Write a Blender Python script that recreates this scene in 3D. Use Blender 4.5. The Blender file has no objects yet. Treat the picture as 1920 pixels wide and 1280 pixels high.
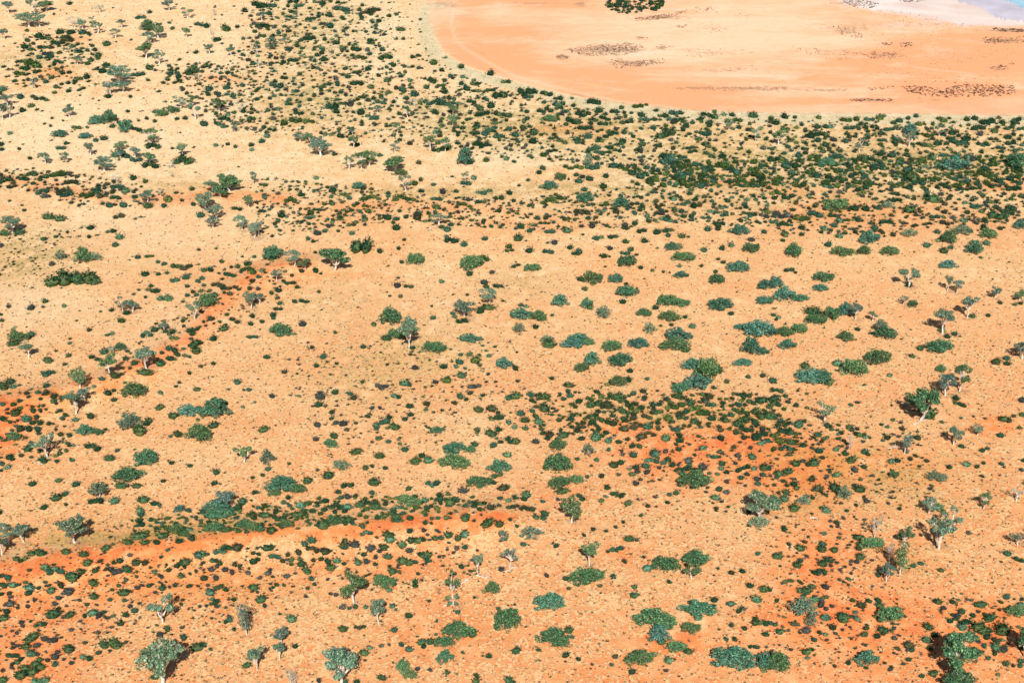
import bpy, math, random
import numpy as np
from mathutils import Vector

# ------------------------------------------------------------------ camera, sky, sun, exposure
SC = bpy.context.scene
COL = SC.collection
FPX = 2437.0            # focal length in pixels of the 1920 px wide photograph
PITCH = math.radians(29.0)
CAM_H = 160.0
SUN_EL = 44.0
SUN_X = 0.03            # the sun stands behind the camera, a touch to the right
cam_d = bpy.data.cameras.new('camera'); cam = bpy.data.objects.new('camera', cam_d); COL.objects.link(cam)
cam.location = (0, 0, CAM_H); cam.rotation_euler = (math.pi / 2 - PITCH, 0, 0)
cam_d.sensor_width = 36.0; cam_d.lens = FPX / 1920 * 36.0; cam_d.clip_start = 1.0; cam_d.clip_end = 20000
SC.camera = cam
world = bpy.data.worlds.new('World'); SC.world = world; world.use_nodes = True
wn = world.node_tree; wn.nodes.clear()
sky = wn.nodes.new('ShaderNodeTexSky'); sky.sky_type = 'NISHITA'; sky.sun_disc = False
sky.sun_elevation = math.radians(SUN_EL); sky.sun_rotation = math.radians(180 - 2)
sky.altitude = 400; sky.dust_density = 0.6
bg = wn.nodes.new('ShaderNodeBackground'); bg.inputs[1].default_value = 0.05
wo = wn.nodes.new('ShaderNodeOutputWorld')
wn.links.new(sky.outputs[0], bg.inputs[0]); wn.links.new(bg.outputs[0], wo.inputs[0])
sun_d = bpy.data.lights.new('sun', 'SUN'); sun_d.energy = 5.0; sun_d.angle = math.radians(0.5); sun_d.color = (1.0, 0.955, 0.88)
sun = bpy.data.objects.new('sun', sun_d); COL.objects.link(sun)
el = math.radians(SUN_EL)
sun.rotation_euler = Vector((SUN_X, -math.cos(el), math.sin(el))).to_track_quat('Z', 'Y').to_euler()
SC.view_settings.view_transform = 'Standard'; SC.view_settings.look = 'None'
SC.view_settings.exposure = 0.23; SC.view_settings.gamma = 1.0
# ---- what stands where, read off the photograph; one block per sixteenth of it (column, row), positions in quarter pixels.
# T: gum trees  x y(foot) width height shape+colour | B: broad shrubs x y(middle) width height colour | D: bushes x y width [tone]
DATA = {
(0,0): dict(T="""65 105 90 100 sb;265 110 110 120 xs;350 85 120 90 wg;215 205 170 115 ws;300 205 110 100 ss;35 298 80 85 sb;750 95 80 62 sp;870 290 90 90 xs;915 212 70 70 sb;735 252 120 95 fs;560 205 130 55 xp;620 218 90 85 ss;690 168 50 50 xs;1270 82 105 90 sb;1410 138 115 85 fs;1608 120 40 52 tp;1400 282 66 82 sg;1595 264 45 48 tp;1570 407 75 80 sb;1735 420 75 95 ss;1095 442 115 135 wg;1130 322 115 95 ss;1190 292 105 130 sg;1195 482 105 112 fs;510 397 60 50 xs;585 488 85 75 ss;900 625 185 135 ws;830 708 115 105 sb;920 692 130 95 wb;1485 612 90 62 fs;262 668 72 82 xb;522 878 95 108 ss;75 885 95 120 xb;60 795 115 95 sb;20 905 90 135 sb;1355 818 115 112 xs;1468 898 105 145 fb;1445 800 90 92 sg;1648 838 115 118 sg;1800 838 72 82 xp;1762 993 62 92 tb;1135 1078 125 125 sg;680 1168 82 104 ss;905 1125 112 70 sg;905 1190 80 60 sb;1018 1188 84 92 sb;1130 1238 105 112 sg;1370 1173 92 118 ss;342 1232 92 98 ss;495 1225 78 92 ss;785 1283 145 112 ws;1285 1262 80 62 xp""",
B="""1455 530 100 60 g;450 1010 105 52 b;725 910 115 62 b;820 890 112 85 b;945 960 92 92 b;640 1025 92 44 b;1215 855 82 52 g;1300 830 90 50 g;1110 205 105 80 g""",
D="""115 605 40;515 680 40;420 650 45;410 695 35;155 725 60;275 735 45;245 720 40;335 745 70;235 790 50;170 825 50;275 820 28;740 755 18;600 715 20;980 725 30;625 660 35;815 715 55;185 347 60;205 300 45;525 22 42;1055 130 80;1125 90 35;1295 212 35;1270 170 30;1500 180 70;1550 195 50;1700 215 65;1780 200 40;1835 75 50;1625 295 60;1665 325 25;1470 392 38;1345 447 28;1255 590 45;1225 620 35;1195 685 28;1240 762 25;1160 835 42;1330 890 35;1390 880 50;1160 908 38;1100 885 38;1040 905 25;970 910 35;960 832 35;890 915 35;845 945 45;1030 965 70;1210 975 20;1355 995 20;1295 1110 30;500 1070 45;460 1115 70;720 1050 50;780 1035 55;655 955 30;575 960 70;390 885 30;380 945 30;335 928 25;475 905 20;75 1000 40;225 1183 40;145 1115 30 o;170 1082 20;10 1080 50;15 1120 40;20 665 60;25 500 35;95 518 25;50 575 25;740 410 60;685 450 45;655 375 40;575 385 50;800 325 60;1120 505 60;1055 550 70;1000 560 40;775 530 55;800 485 60;1110 600 30;1620 850 35;1680 885 90;1760 840 40;1530 925 60;1620 920 40;1660 940 70;1870 895 50;1750 715 45;1570 665 60;1700 655 55;1715 628 35;1500 625 40;1620 1090 42;1710 1080 35;1765 1098 40;1670 1095 20;1885 1085 40;1890 1120 40;1790 1250 20;1620 700 40;440 460 70;470 545 45;520 540 40;580 600 70;515 618 40;555 625 30;650 575 55;665 608 30;715 630 25;385 585 35;345 612 40;265 540 40;240 475 110 e;150 550 80 e;200 510 60;320 365 70;360 390 80 u;300 430 45;420 330 80;380 415 60;350 290 80;290 265 60;450 235 60;530 240 60;500 305 100 o;620 240 60;545 345 40;1130 1230 110;1370 1200 130;1150 1090 100;910 1160 120;1020 1190 90;1330 545 40;1280 550 60;1340 570 50;1420 545 60;1540 500 70"""),
(1,0): dict(T="""45 158 82 72 sb;12 408 62 82 sb;215 335 92 62 xs;20 502 52 62 xp;1140 888 92 122 fg;1190 803 62 72 xp;1480 862 92 92 sg;1475 948 92 92 sg;912 848 72 62 sb;1060 1003 62 82 sg;732 1112 84 112 sg;1045 1142 82 92 xs;1305 1122 105 122 sg;1418 1142 84 112 sg;485 1172 175 145 wb;330 1062 122 82 ss;410 1085 102 95 sg;790 1272 125 142 sg;850 1245 115 132 wg;700 1280 84 132 xs;1040 1284 165 125 wg;725 1012 62 52 sb""",
B="""120 340 92 92 s;1570 1190 112 122 b;1600 1215 80 45 k;1085 220 88 42 k""",
D="""920 158 45;855 300 45;850 320 40;650 357 60;730 232 30;678 210 40;900 190 38;870 155 38;790 145 25;1055 105 35;1000 115 40;645 130 30;1105 290 35;950 372 42;765 365 60;700 323 28;605 318 50;515 442 55;275 455 80;475 405 70;790 425 80 e;855 400 45;975 430 90;1195 425 80;1030 485 50;760 535 70 e;670 565 70;690 575 50;840 517 50;830 578 25;875 592 28;990 598 55;1155 600 45;1085 570 45;1330 605 60;1385 640 70 e;1195 705 65;1130 730 50;1580 660 60;1650 680 70;1645 630 80;1755 680 70;1830 700 110;1875 610 70;1760 547 60;1540 500 45;1420 432 28;1330 465 60 e;1395 525 40;1540 625 45;1460 570 40;1420 690 50;1280 655 45;1100 670 60;995 690 50;860 645 60;760 625 90;610 635 40;635 690 45;550 680 30;490 675 40;350 635 40;320 655 28;305 682 45;150 635 100;435 718 40 e;340 715 35;780 735 80 e;860 735 80;650 780 70;710 775 60 u;540 800 60;600 800 60;1030 765 40;935 770 80;1300 770 90;1400 760 110;1500 765 70;1620 765 70;1680 810 60;1760 790 60;1335 835 50;1700 850 100;1830 860 90;1900 860 60;870 880 90;785 840 60;320 840 80;730 840 30;600 830 60;1790 920 50;1660 935 60;1770 965 80;1360 985 70;1500 990 70;1530 950 70;1640 1000 70;1720 1000 60;1825 1015 80;1900 965 50;1690 1085 110;1150 1070 50 o;930 1160 45;955 1060 28;1080 1048 35;1725 1200 55 e;1220 1215 50 o;1825 1050 35 e;1910 1120 40;1865 1150 20;85 1018 55;45 1055 50;120 965 70;635 1015 60;580 1000 30;490 995 35;620 985 30;30 265 35;50 195 100;125 270 40;400 280 90;340 300 40;330 350 70;560 190 60;550 105 60;410 140 70;470 120 40;590 155 30;320 50 70;240 45 35;280 15 80;640 70 110;500 20 50;100 100 50;30 30 100;120 40 80;855 75 60 o;900 70 70 o;820 100 70 o;1350 1130 70;1420 1110 90;750 1080 60;590 1150 50;210 920 60 e;300 895 90 e;400 910 80 e"""),
(2,0): dict(T="""1625 978 92 82 xs;1830 1063 105 132 xs""",
B="""1190 1215 112 72 b;280 895 112 50 g;570 1215 72 90 s""",
D="""65 680 60;130 695 110;120 735 80;260 700 90;450 735 30;610 765 100;650 825 60;770 835 70;240 765 40;345 745 70;350 790 90;460 790 40;230 820 90;290 825 50;400 835 70;520 850 80;460 900 100;950 800 80 e;1005 782 35 e;820 805 40 e;970 857 60;1080 825 40;1070 890 50;1150 865 50;1230 855 90;1200 895 80;1250 900 70;1305 940 55;1455 865 80;1520 875 60;1520 838 35;1590 855 40;1655 860 50;1810 865 65;1480 915 60;1480 940 50;1690 905 70 e;1700 955 40;860 910 90;990 900 80;700 890 80;700 925 50;610 915 80;1060 955 50;550 955 100;160 995 65;80 950 50;25 1010 60;130 945 40;155 1060 60;380 1065 80;310 1030 80;490 1045 60;570 1020 60;720 1015 70;840 990 50;910 1020 40;1155 1010 130;1400 1040 55;1330 1000 40;1450 1000 90;1340 1105 70;1470 1095 45;1355 1140 75;1475 1160 80;1580 1170 60;960 1110 50;975 1075 60;1105 1090 50;800 1085 70;830 1060 60;740 1105 50;790 1130 70;610 1110 100;660 1145 80;640 1185 60;570 1140 40;230 1155 60 e;300 1125 70;750 1195 40;730 1140 40;1145 1175 60;1120 1205 45;1240 1165 80;1280 1180 70;1320 1210 40;420 1253 75 e;500 1253 70 e;600 1250 100;15 1210 35;45 1180 20;230 1258 50"""),
(3,0): dict(T="""75 1093 105 135 sg;1285 1023 84 84 xs;1055 1103 135 132 xb;685 1143 95 112 xb""",
B="""1070 975 112 62 b;1400 1240 195 92 b;1860 1220 125 112 b;440 1225 112 62 b""",
D="""20 885 45 e;120 870 60;200 878 35;380 880 40 e;585 890 80 e;660 890 50 e;760 890 80;840 880 60 e;875 868 30;985 905 50;1110 868 50;1050 885 40;1300 895 80 e;1360 885 30;1490 895 50 e;1550 885 50;1640 915 110;1730 878 40;1760 915 60 e;1880 890 50;1850 912 60;1300 940 45;1235 935 30;1130 930 50 e;940 920 40;910 960 80;960 955 40;800 960 70;700 940 90;370 945 60;450 945 80;255 935 40;610 970 80;1580 960 90;1900 970 70;1810 955 70;1700 980 60;400 1000 100;320 1020 60;190 1060 80 e;370 1045 60;430 1082 60;280 1070 40;850 1040 70;850 993 60;750 985 35;950 1060 60;730 1078 50;750 1030 40 o;610 1025 40 o;580 1050 60;490 1045 50 u;1150 1080 80;1270 1070 60;1370 1035 70;1430 1070 100;1380 990 60;1310 1000 60;1210 1005 80 e;1430 1015 40;1490 1040 60;1630 1075 60;1690 1040 70;1800 1025 60;1820 1080 80;1740 1100 70;1870 1120 75;1750 1135 40;1600 1135 45;1535 1190 60 u;1325 1165 80;1220 1180 65;1040 1155 60;925 1163 60;840 1155 50;1070 1190 50;990 1190 60 e;780 1190 90;830 1210 50;690 1190 110;510 1165 100;340 1165 90 e;415 1135 45;175 1125 40 u;120 1147 40;40 1195 90;230 1160 60;200 1240 90;60 920 60;130 960 70;1590 1000 60 u"""),
(0,1): dict(T="""880 83 72 72 xp;1110 238 115 95 sb;1205 193 72 62 xs;1725 158 165 145 wg;1590 168 112 112 ss;1660 203 135 115 wg;1545 293 145 132 ws;1625 368 135 125 sb;1600 433 105 95 sb;1815 443 115 125 ss;1912 503 105 112 ss;1865 273 92 92 sg;1905 103 55 102 ss;1285 48 40 50 xp;95 463 155 135 ws;920 1053 105 115 xs;995 1058 112 104 ss;1465 1120 105 145 fs;1885 1033 115 135 ss;1235 1203 74 94 ss;125 1263 55 105 tg""",
B="""1560 990 125 105 g;370 345 105 65 k;455 358 95 60 k;400 830 120 105 k;490 810 150 130 k;590 815 140 120 k;680 800 140 120 k;715 840 82 48 g;630 650 125 112 g;715 655 105 62 s;455 645 84 72 s;150 1255 150 75 g;35 475 95 48 g;150 460 100 55 k;950 1065 90 50 k;1110 265 95 55 k""",
D="""890 345 85 o;235 1228 60;1035 645 50;1120 640 70 e;975 668 20;1185 683 35;1230 697 45;1320 725 75 e;1400 720 80 o;1090 773 60;1188 772 40;1253 765 38;1310 828 68;1395 797 52;1145 893 90;1135 860 40;1040 892 30;1000 926 28;1090 948 30;1210 955 60;1262 957 65;1405 865 40;1425 775 25;1405 935 40;1530 745 50;1580 740 50;1662 680 42;1488 703 25;1490 590 33;1620 583 25;1500 815 70;1530 857 35;1510 900 40;1475 930 40;1725 785 90;1850 740 90 e;1900 760 60 e;1785 715 50;1735 720 35;1860 695 60;1640 860 90 o;1700 880 80 o;1590 910 80 o;1615 935 45;1725 920 50 o;1790 888 32;1890 828 45 o;850 448 50;805 460 35;900 495 65;868 550 58;680 422 60;608 428 28;668 493 40;730 480 28;592 490 25;508 460 30;330 510 50;420 495 30;1015 360 30;1060 345 28;1230 263 48;1262 212 65 e;1438 132 50 e;1320 163 35;1365 170 22;1365 222 32;1090 78 45 e;1000 50 60;940 148 65;1003 157 38;1010 195 50;1450 250 40;1060 120 25;735 140 50;875 112 85;870 195 80;840 162 45 o;820 255 60;865 255 30;925 255 60;975 262 25;590 262 32;630 250 28;650 190 100 e;720 155 60;750 190 60 o;320 155 90;340 185 60 u;210 147 35;165 258 25;183 297 30;75 225 25;250 92 40;300 65 40;180 55 80;70 60 60;20 75 50;90 115 80;480 150 110 o;500 180 90;540 90 90 o;350 35 60;440 25 110 e;240 25 80;480 1015 40;340 975 50;235 1025 60 u;325 1018 30 u;65 1015 40 u;210 1070 20;838 1042 45;910 1120 58 e;822 1228 70;670 1190 45 o;525 1258 30 o;755 1055 25;575 1122 25;10 1075 30;15 1120 40;390 700 50 u;1100 1225 90;1160 1190 55;1385 1107 48;1450 1190 90;1440 1220 60;1498 1168 30;1582 1103 60 o;1650 1128 35;1700 1075 38;1760 1120 80 o;1680 1180 65;1880 1145 50;1890 1235 80;1600 1255 60;1310 1250 70;1270 1210 90;1895 1085 50;1380 1165 30;1820 645 20;1908 645 35;1505 330 60;1780 290 80"""),
(1,1): dict(T="""1125 153 105 124 xs;1570 88 55 92 xs;1375 413 130 115 xs;20 483 92 115 xb;290 718 130 138 ss;365 738 105 92 sg;155 828 95 95 sb;595 748 205 200 wg;1750 993 140 125 ss;1565 1093 170 130 sb;1148 1330 175 235 ws;30 1003 84 94 sb""",
B="""125 635 135 105 b;750 570 110 120 k;825 565 110 135 k;1200 675 115 84 g;1610 705 150 105 g;190 1205 185 95 g;1010 1105 145 125 g;1060 1235 135 75 g;980 1255 90 60 k;1610 1265 155 65 b;1085 20 112 50 g;770 120 92 52 b;1740 1020 120 60 k""",
D="""830 205 80 e;900 205 80 e;1080 200 90 e;1160 205 80 e;1055 423 62;722 467 48;928 600 52;1068 582 38;1558 553 58;1093 685 35;1715 655 85 e;1690 685 50 e;1600 770 50;1393 828 45;1060 860 60 u;1145 872 75;1070 803 25;1085 942 38;1003 937 28;982 910 20;1460 512 90;1430 495 40;1718 507 48;1112 518 30;1895 565 50 e;1900 598 70;1820 865 75;1712 830 60 u;1725 865 50;1480 925 25 o;1585 927 30;1330 1100 48;1320 1015 25;1545 1127 85;1493 1090 45;1475 1070 40;1680 1048 60;1855 975 25;885 1150 50;595 1210 35;767 1022 25;470 908 32;362 975 78;290 978 45;178 990 48;168 1043 68;130 1080 50;45 1130 40;130 1105 35;255 840 80;312 868 45 e;170 895 55;115 915 40;20 790 45;45 745 40;70 760 30;85 703 30 o;448 745 48;486 770 28;342 750 40 o;445 612 30;390 508 42;430 527 38;120 490 35;278 448 30;515 452 40;460 462 60 u;395 395 38;570 385 30;617 452 30;697 405 40;820 360 50;1055 358 50;950 385 25;1210 350 65 o;1210 318 60;845 298 55 e;985 350 60;700 297 70;625 350 50;430 340 45;410 310 55 e;460 290 70;190 330 60;570 245 50;260 220 90 e;340 172 60;450 52 45;1235 67 42 e;1190 90 60 e;1330 100 40;1235 147 50;1635 55 50;1570 100 80;1470 42 28;1690 155 80;1750 150 45;1690 230 80;1540 240 80 e;1355 210 80;1350 268 60;1820 205 80;1900 165 50;660 185 70 e;575 140 60;700 205 40;990 165 40;1770 760 40 u;1435 440 60;1390 420 40;350 1145 60 u;1500 150 45;1400 155 60 u"""),
(2,1): dict(T="",
B="""280 120 130 62 b;365 55 80 60 g;550 215 112 72 b;815 250 112 72 b;1705 455 145 75 b;1795 590 115 75 g;1690 730 155 75 b;1535 820 112 74 g;1290 655 150 68 g;1270 785 105 48 b;1190 575 84 58 b;1245 578 72 52 s;860 690 125 80 g;610 820 130 100 g;775 815 102 64 b;515 812 80 50 k;860 915 150 80 b;1160 985 130 82 g;1270 1000 120 66 g;1565 1015 165 95 b;1180 1100 150 80 g;360 985 122 84 b;560 1000 88 68 b;685 1075 98 94 s;990 1070 105 62 g;1030 1190 92 84 s;1245 1245 175 105 b;1840 1200 190 125 b;1880 980 92 64 b;1890 865 95 72 b;70 1085 155 84 b;200 1100 130 82 g;50 1190 92 74 s;500 1262 180 55 b;260 1268 92 52 s;1710 1175 84 44 b;960 1272 84 34 s;150 735 112 54 g""",
D="""45 505 65;130 595 62;265 610 85;435 573 52;500 598 60;480 632 70;410 445 65;285 460 78;132 448 50;650 497 82;755 487 72;848 527 55 e;995 520 60;1275 488 58;1320 493 30;1085 455 60;1170 440 80;1172 485 45;970 445 75;660 635 25;692 638 45;730 642 25;735 580 45 u;845 612 75;892 590 45;935 628 30 o;965 725 45;1052 750 32;1135 757 30;1182 762 22;698 718 22;1090 580 22;1255 712 40;1420 712 35 o;1440 592 60;1545 660 35 o;1585 685 38;1525 755 35;1575 578 55;1645 560 55;1795 515 55 u;1465 437 60;1545 402 58;1545 435 50 o;1890 457 45;1835 380 40;1455 345 75;1600 315 48;1345 340 50;1225 378 45;1160 365 90;1070 370 40;1025 373 50;1120 318 50 u;1155 302 35;1095 270 50 o;975 265 45;940 245 45;1360 265 55;1300 235 80;1270 300 50;1510 310 80;920 390 50;845 405 50 u;600 410 60 u;570 353 45;470 368 35;525 300 110 o;665 310 70;780 300 60 o;690 250 80 e;685 115 60 e;705 40 50;500 75 60;503 37 80;580 57 55;545 135 55;425 65 25;118 70 38;52 110 30;200 10 45;360 200 60 e;270 230 110 e;230 385 70;190 350 50;320 290 28;312 385 35;65 415 60;30 710 70;85 1010 75;178 1165 58;300 1080 30;1075 1025 45;830 975 60;548 880 55;585 1025 50;858 847 35;935 883 20;1640 1065 50;1350 1165 50;1298 1095 40;1195 1150 40;1115 1160 30;1610 965 25;265 540 25;315 532 60 u;105 525 20;440 510 15 o;530 478 25;1800 325 70;1890 340 80 u"""),
(3,1): dict(T="""1050 873 165 165 fs;1345 903 65 125 ss;1415 918 84 112 sb;1015 1008 74 85 xs;1495 1103 125 180 sb;1305 1223 155 205 ss;840 1213 115 112 ss;780 1133 72 92 ss;1700 958 84 94 sb;1885 973 95 94 sg;655 1113 115 132 sb""",
B="""755 512 150 90 b;1345 515 132 94 g;1650 480 118 76 g;1545 590 120 100 b;560 618 152 74 g;715 607 112 68 g;910 607 132 66 g;1350 712 132 60 b;420 808 142 76 g;395 885 105 54 b;190 610 112 105 g;505 270 172 84 g;1060 475 112 62 s;1440 455 142 74 s;890 265 112 50 s;50 850 122 84 b;120 935 150 94 b;240 962 122 56 b;15 980 50 54 b;340 1055 142 84 k;360 1125 140 74 g;480 1085 112 102 g;575 1050 92 92 b;120 1215 132 74 g;235 1195 105 74 g;20 1210 82 84 b;580 1250 132 74 g;880 1225 152 92 g;1230 205 152 84 k;1060 285 112 82 k;1080 50 110 90 k;1085 1005 64 54 g;1890 410 105 64 b;1055 860 80 42 k;1530 1085 80 50 k;1300 1200 60 42 g""",
D="""1560 20 90 e;1640 25 100 e;800 1220 70;1340 1240 50;125 475 62;450 550 62;1190 555 60;1320 603 65;1370 573 45;1265 455 50;1615 415 48;1638 543 55;1195 400 70;1110 405 40;1250 335 80;1725 338 130;1800 290 110;1690 240 80;1555 270 80;1605 305 50;1610 182 45;1470 370 60;1390 350 50 u;885 378 90;800 425 60;530 370 60;485 340 80;730 285 60;650 283 60;350 265 45;350 320 110;250 350 110 e;100 330 120 u;110 400 90;250 425 60;420 430 60;500 410 50;530 485 60;160 740 80;205 762 30;110 520 40;620 105 80;700 135 90;680 175 40;450 125 85;490 60 100;60 165 90 e;150 190 90;840 105 40;1060 125 60;920 95 50;960 175 70;960 215 80;1300 110 90;1470 140 80;1530 130 45;1590 130 35;1680 115 60;1815 60 60;1560 90 40;1840 130 100;1770 170 40 u;1900 190 50;670 1188 42;1650 1083 38;1740 990 35;1400 1220 50;1440 1240 25;1850 1000 40;1890 990 40;60 1090 80;60 1115 30;45 1030 28;130 1150 25;420 1178 22;1595 650 30;1000 1260 25;870 490 25;940 480 45 o"""),
(0,2): dict(T="""215 123 115 135 ss;830 258 140 178 sg;1105 228 165 205 ss;600 348 155 152 sg;570 543 145 195 ss;640 458 112 125 sb;355 868 185 205 xs;745 1168 175 132 ss;1830 903 145 145 fg;845 93 74 74 xb;1695 1243 165 140 sb""",
B="""1010 375 170 112 g;1620 520 200 145 b;1425 530 162 90 b;1500 705 195 135 g;975 620 172 132 s;1050 665 130 100 k;640 675 122 84 b;740 685 74 54 g;1095 885 155 115 b;960 1010 210 112 g;910 1080 112 60 k;1025 1080 92 54 k;1350 1260 92 54 b;1630 1240 182 92 b;100 15 112 54 k;1210 165 92 64 k;1090 235 150 62 k;330 890 82 64 k;865 258 96 64 k;905 45 90 58 g;110 720 82 72 g""",
D="""710 128 85;943 130 50;955 70 35;1010 158 60;785 75 65;362 138 68;370 240 90;325 235 40;515 105 45;487 168 35;420 70 28;145 253 22;75 303 65;100 335 60;30 340 80;150 325 30;350 332 55;232 358 28;205 383 50;283 380 50;215 415 35;150 440 48;305 430 32;345 385 60 o;405 410 60 o;402 445 45;465 418 50 o;450 515 42;345 508 30;300 510 40;293 487 28;250 515 50;20 470 45;115 535 70;25 573 60;75 603 40;200 580 80;245 605 50;300 610 60;365 615 50;470 573 45;568 585 55;678 560 58;810 380 62;855 365 35;855 432 50;705 335 35;765 278 50;935 307 30;1195 493 65;1205 380 42;1345 305 32;1322 335 30;1475 355 52;1420 237 35;1508 182 40;1600 165 38;1780 305 60;1830 363 28;1870 358 45;1825 490 35;1712 358 28;1630 432 28;1690 455 50 u;1910 455 25;1295 557 70;1485 585 35;1493 498 50;1603 625 75;1335 698 70;1280 710 35;1115 590 60;1100 615 50;790 660 35;695 790 105;878 815 38;825 875 72;1287 905 48;1425 928 42;1622 980 62;1225 1040 42;1610 1060 50;1645 1065 25;1895 1020 35;1825 1028 15;1908 1130 40;1820 1200 70;1885 1190 25;1745 1255 50;1415 1262 50;1195 1222 40;1155 1212 60;1075 1182 80;860 1195 70;715 1195 105;490 1138 52;425 1168 80;570 1068 55;440 1035 55;245 1067 58;495 1222 32;330 1240 60;1058 1270 70;75 865 62;95 882 35;160 852 38 o;60 938 60;15 910 50;12 962 35;210 800 75;235 755 40;50 690 30;10 725 30;155 655 60 o;215 655 60;285 655 60;520 703 50;450 838 40;235 865 30;1450 20 80;1500 5 50;1378 50 35;1470 68 70;1385 100 40;1275 122 60;1215 82 40;1330 95 45;1310 65 60;1420 115 30;1270 50 60;525 10 35"""),
(1,2): dict(T="",
B="""1340 55 150 84 g;1860 175 112 84 b;1490 810 155 94 b;1490 910 212 112 g;1825 950 165 98 b;1680 1065 172 94 g;640 935 132 78 s;190 1085 195 120 b;290 1110 150 72 g;1160 1210 165 94 g;885 1055 108 68 k;1610 815 82 62 g;140 1140 92 54 g;85 880 105 120 s;1360 670 105 54 b;560 770 112 64 g;745 825 115 64 k""",
D="""82 110 55;215 225 50 o;57 657 72;805 35 48;712 47 22;1175 45 50;1158 95 35 o;1410 185 60;1355 148 25;1500 185 45;1525 150 60;1535 100 35;1600 95 50;1650 137 75 e;1675 100 30;1678 175 35;1725 68 30;1748 105 42;1790 40 28;1700 30 25;1540 255 65;1568 200 30;1740 243 30 u;1470 150 25;1110 310 70;1150 320 50;1035 405 50;1070 415 40;1268 342 28 o;1150 483 62;1158 543 52;1335 530 28;1470 545 22;1395 515 32;1280 465 50 o;1275 507 40;1300 645 28;1295 680 25;1530 410 60;1490 455 50 o;1578 435 38;1605 383 45 o;1700 400 40;1425 440 25;1895 420 60;1670 515 70;1765 500 80 o;1800 580 100;1815 530 40;1820 655 60;1770 690 80;1780 772 62;1895 605 45;1890 725 60;1910 750 50;1660 655 55;1660 682 35;1805 725 30;1835 750 40 o;1640 770 55;1880 845 65;595 378 55;705 392 45;735 420 55 o;565 575 38;565 530 50;840 555 50;940 610 110;1045 640 75;1115 580 45;1000 565 50;905 650 40;985 650 30;748 608 35;680 657 45 o;585 705 60;450 730 50 u;923 725 55;993 747 45;1080 718 30;1080 765 35;1118 808 60;1120 770 20;930 857 70;1245 855 60;1195 895 80;1288 888 80;820 948 55;872 932 38;968 947 38;463 963 35;540 1005 80;250 917 30;90 950 55;50 1000 35;385 1045 70;455 178 50;500 115 60;535 150 30;420 45 40;560 245 30;605 165 30;480 410 80 u;470 470 60;520 480 35 o;120 410 45 u;310 405 28;460 620 60 u;655 612 60 u;600 605 50 u;940 335 90 u;930 495 35 u;870 495 40 u;1190 195 60 u;1640 325 90 u;765 195 22;830 210 15;880 255 15;800 300 40 e;985 172 30 o;1430 290 70 e;1345 300 50 u;395 260 20;245 135 25 u;615 1125 52;870 1130 50;660 1075 60;715 1075 50;745 1155 50;690 1160 60 u;890 1188 30;1145 1100 48;1322 1065 100;1442 1138 50;1378 1145 60 o;1505 1190 50;1460 1205 80;1383 1202 40;1282 1245 62;1570 1225 60;1605 1200 50;1680 1215 100;1765 1245 70 o;1832 1172 42;1895 1192 50;1820 1228 40 o;1895 1242 40;1850 1095 70 o;1890 1090 40;1810 1010 85;1780 1055 50;1560 1120 70 u;340 1225 80;240 1170 50;238 1212 30;520 1190 60;600 1230 110;680 1235 80;780 1225 70;830 1200 60;900 1240 80;970 1218 50 o;1060 1245 90;515 1255 60;15 1130 30;20 1245 45;490 1200 40"""),
(2,2): dict(T="""445 1357 185 195 sg;1865 1332 245 225 ws""",
B="""275 20 122 74 k;455 25 152 74 b;565 15 92 44 g;745 45 132 84 g;950 25 142 74 b;1215 30 215 84 g;1300 60 90 60 k;600 145 118 98 b;520 205 102 68 g;815 150 158 102 b;1350 185 132 88 b;1465 230 150 160 g;1550 215 72 72 k;1390 320 190 122 b;1260 360 112 82 b;1730 165 128 56 b;1790 50 132 122 b;1880 80 92 54 b;790 310 152 84 g;870 285 66 56 k;345 780 122 92 g;340 935 182 122 g;350 1070 150 92 g;480 1040 132 64 g;1365 1050 235 132 g;425 325 100 52 k;795 415 140 75 k;240 415 115 62 k;370 1120 130 62 k;570 820 92 92 s;390 705 100 66 k""",
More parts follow.
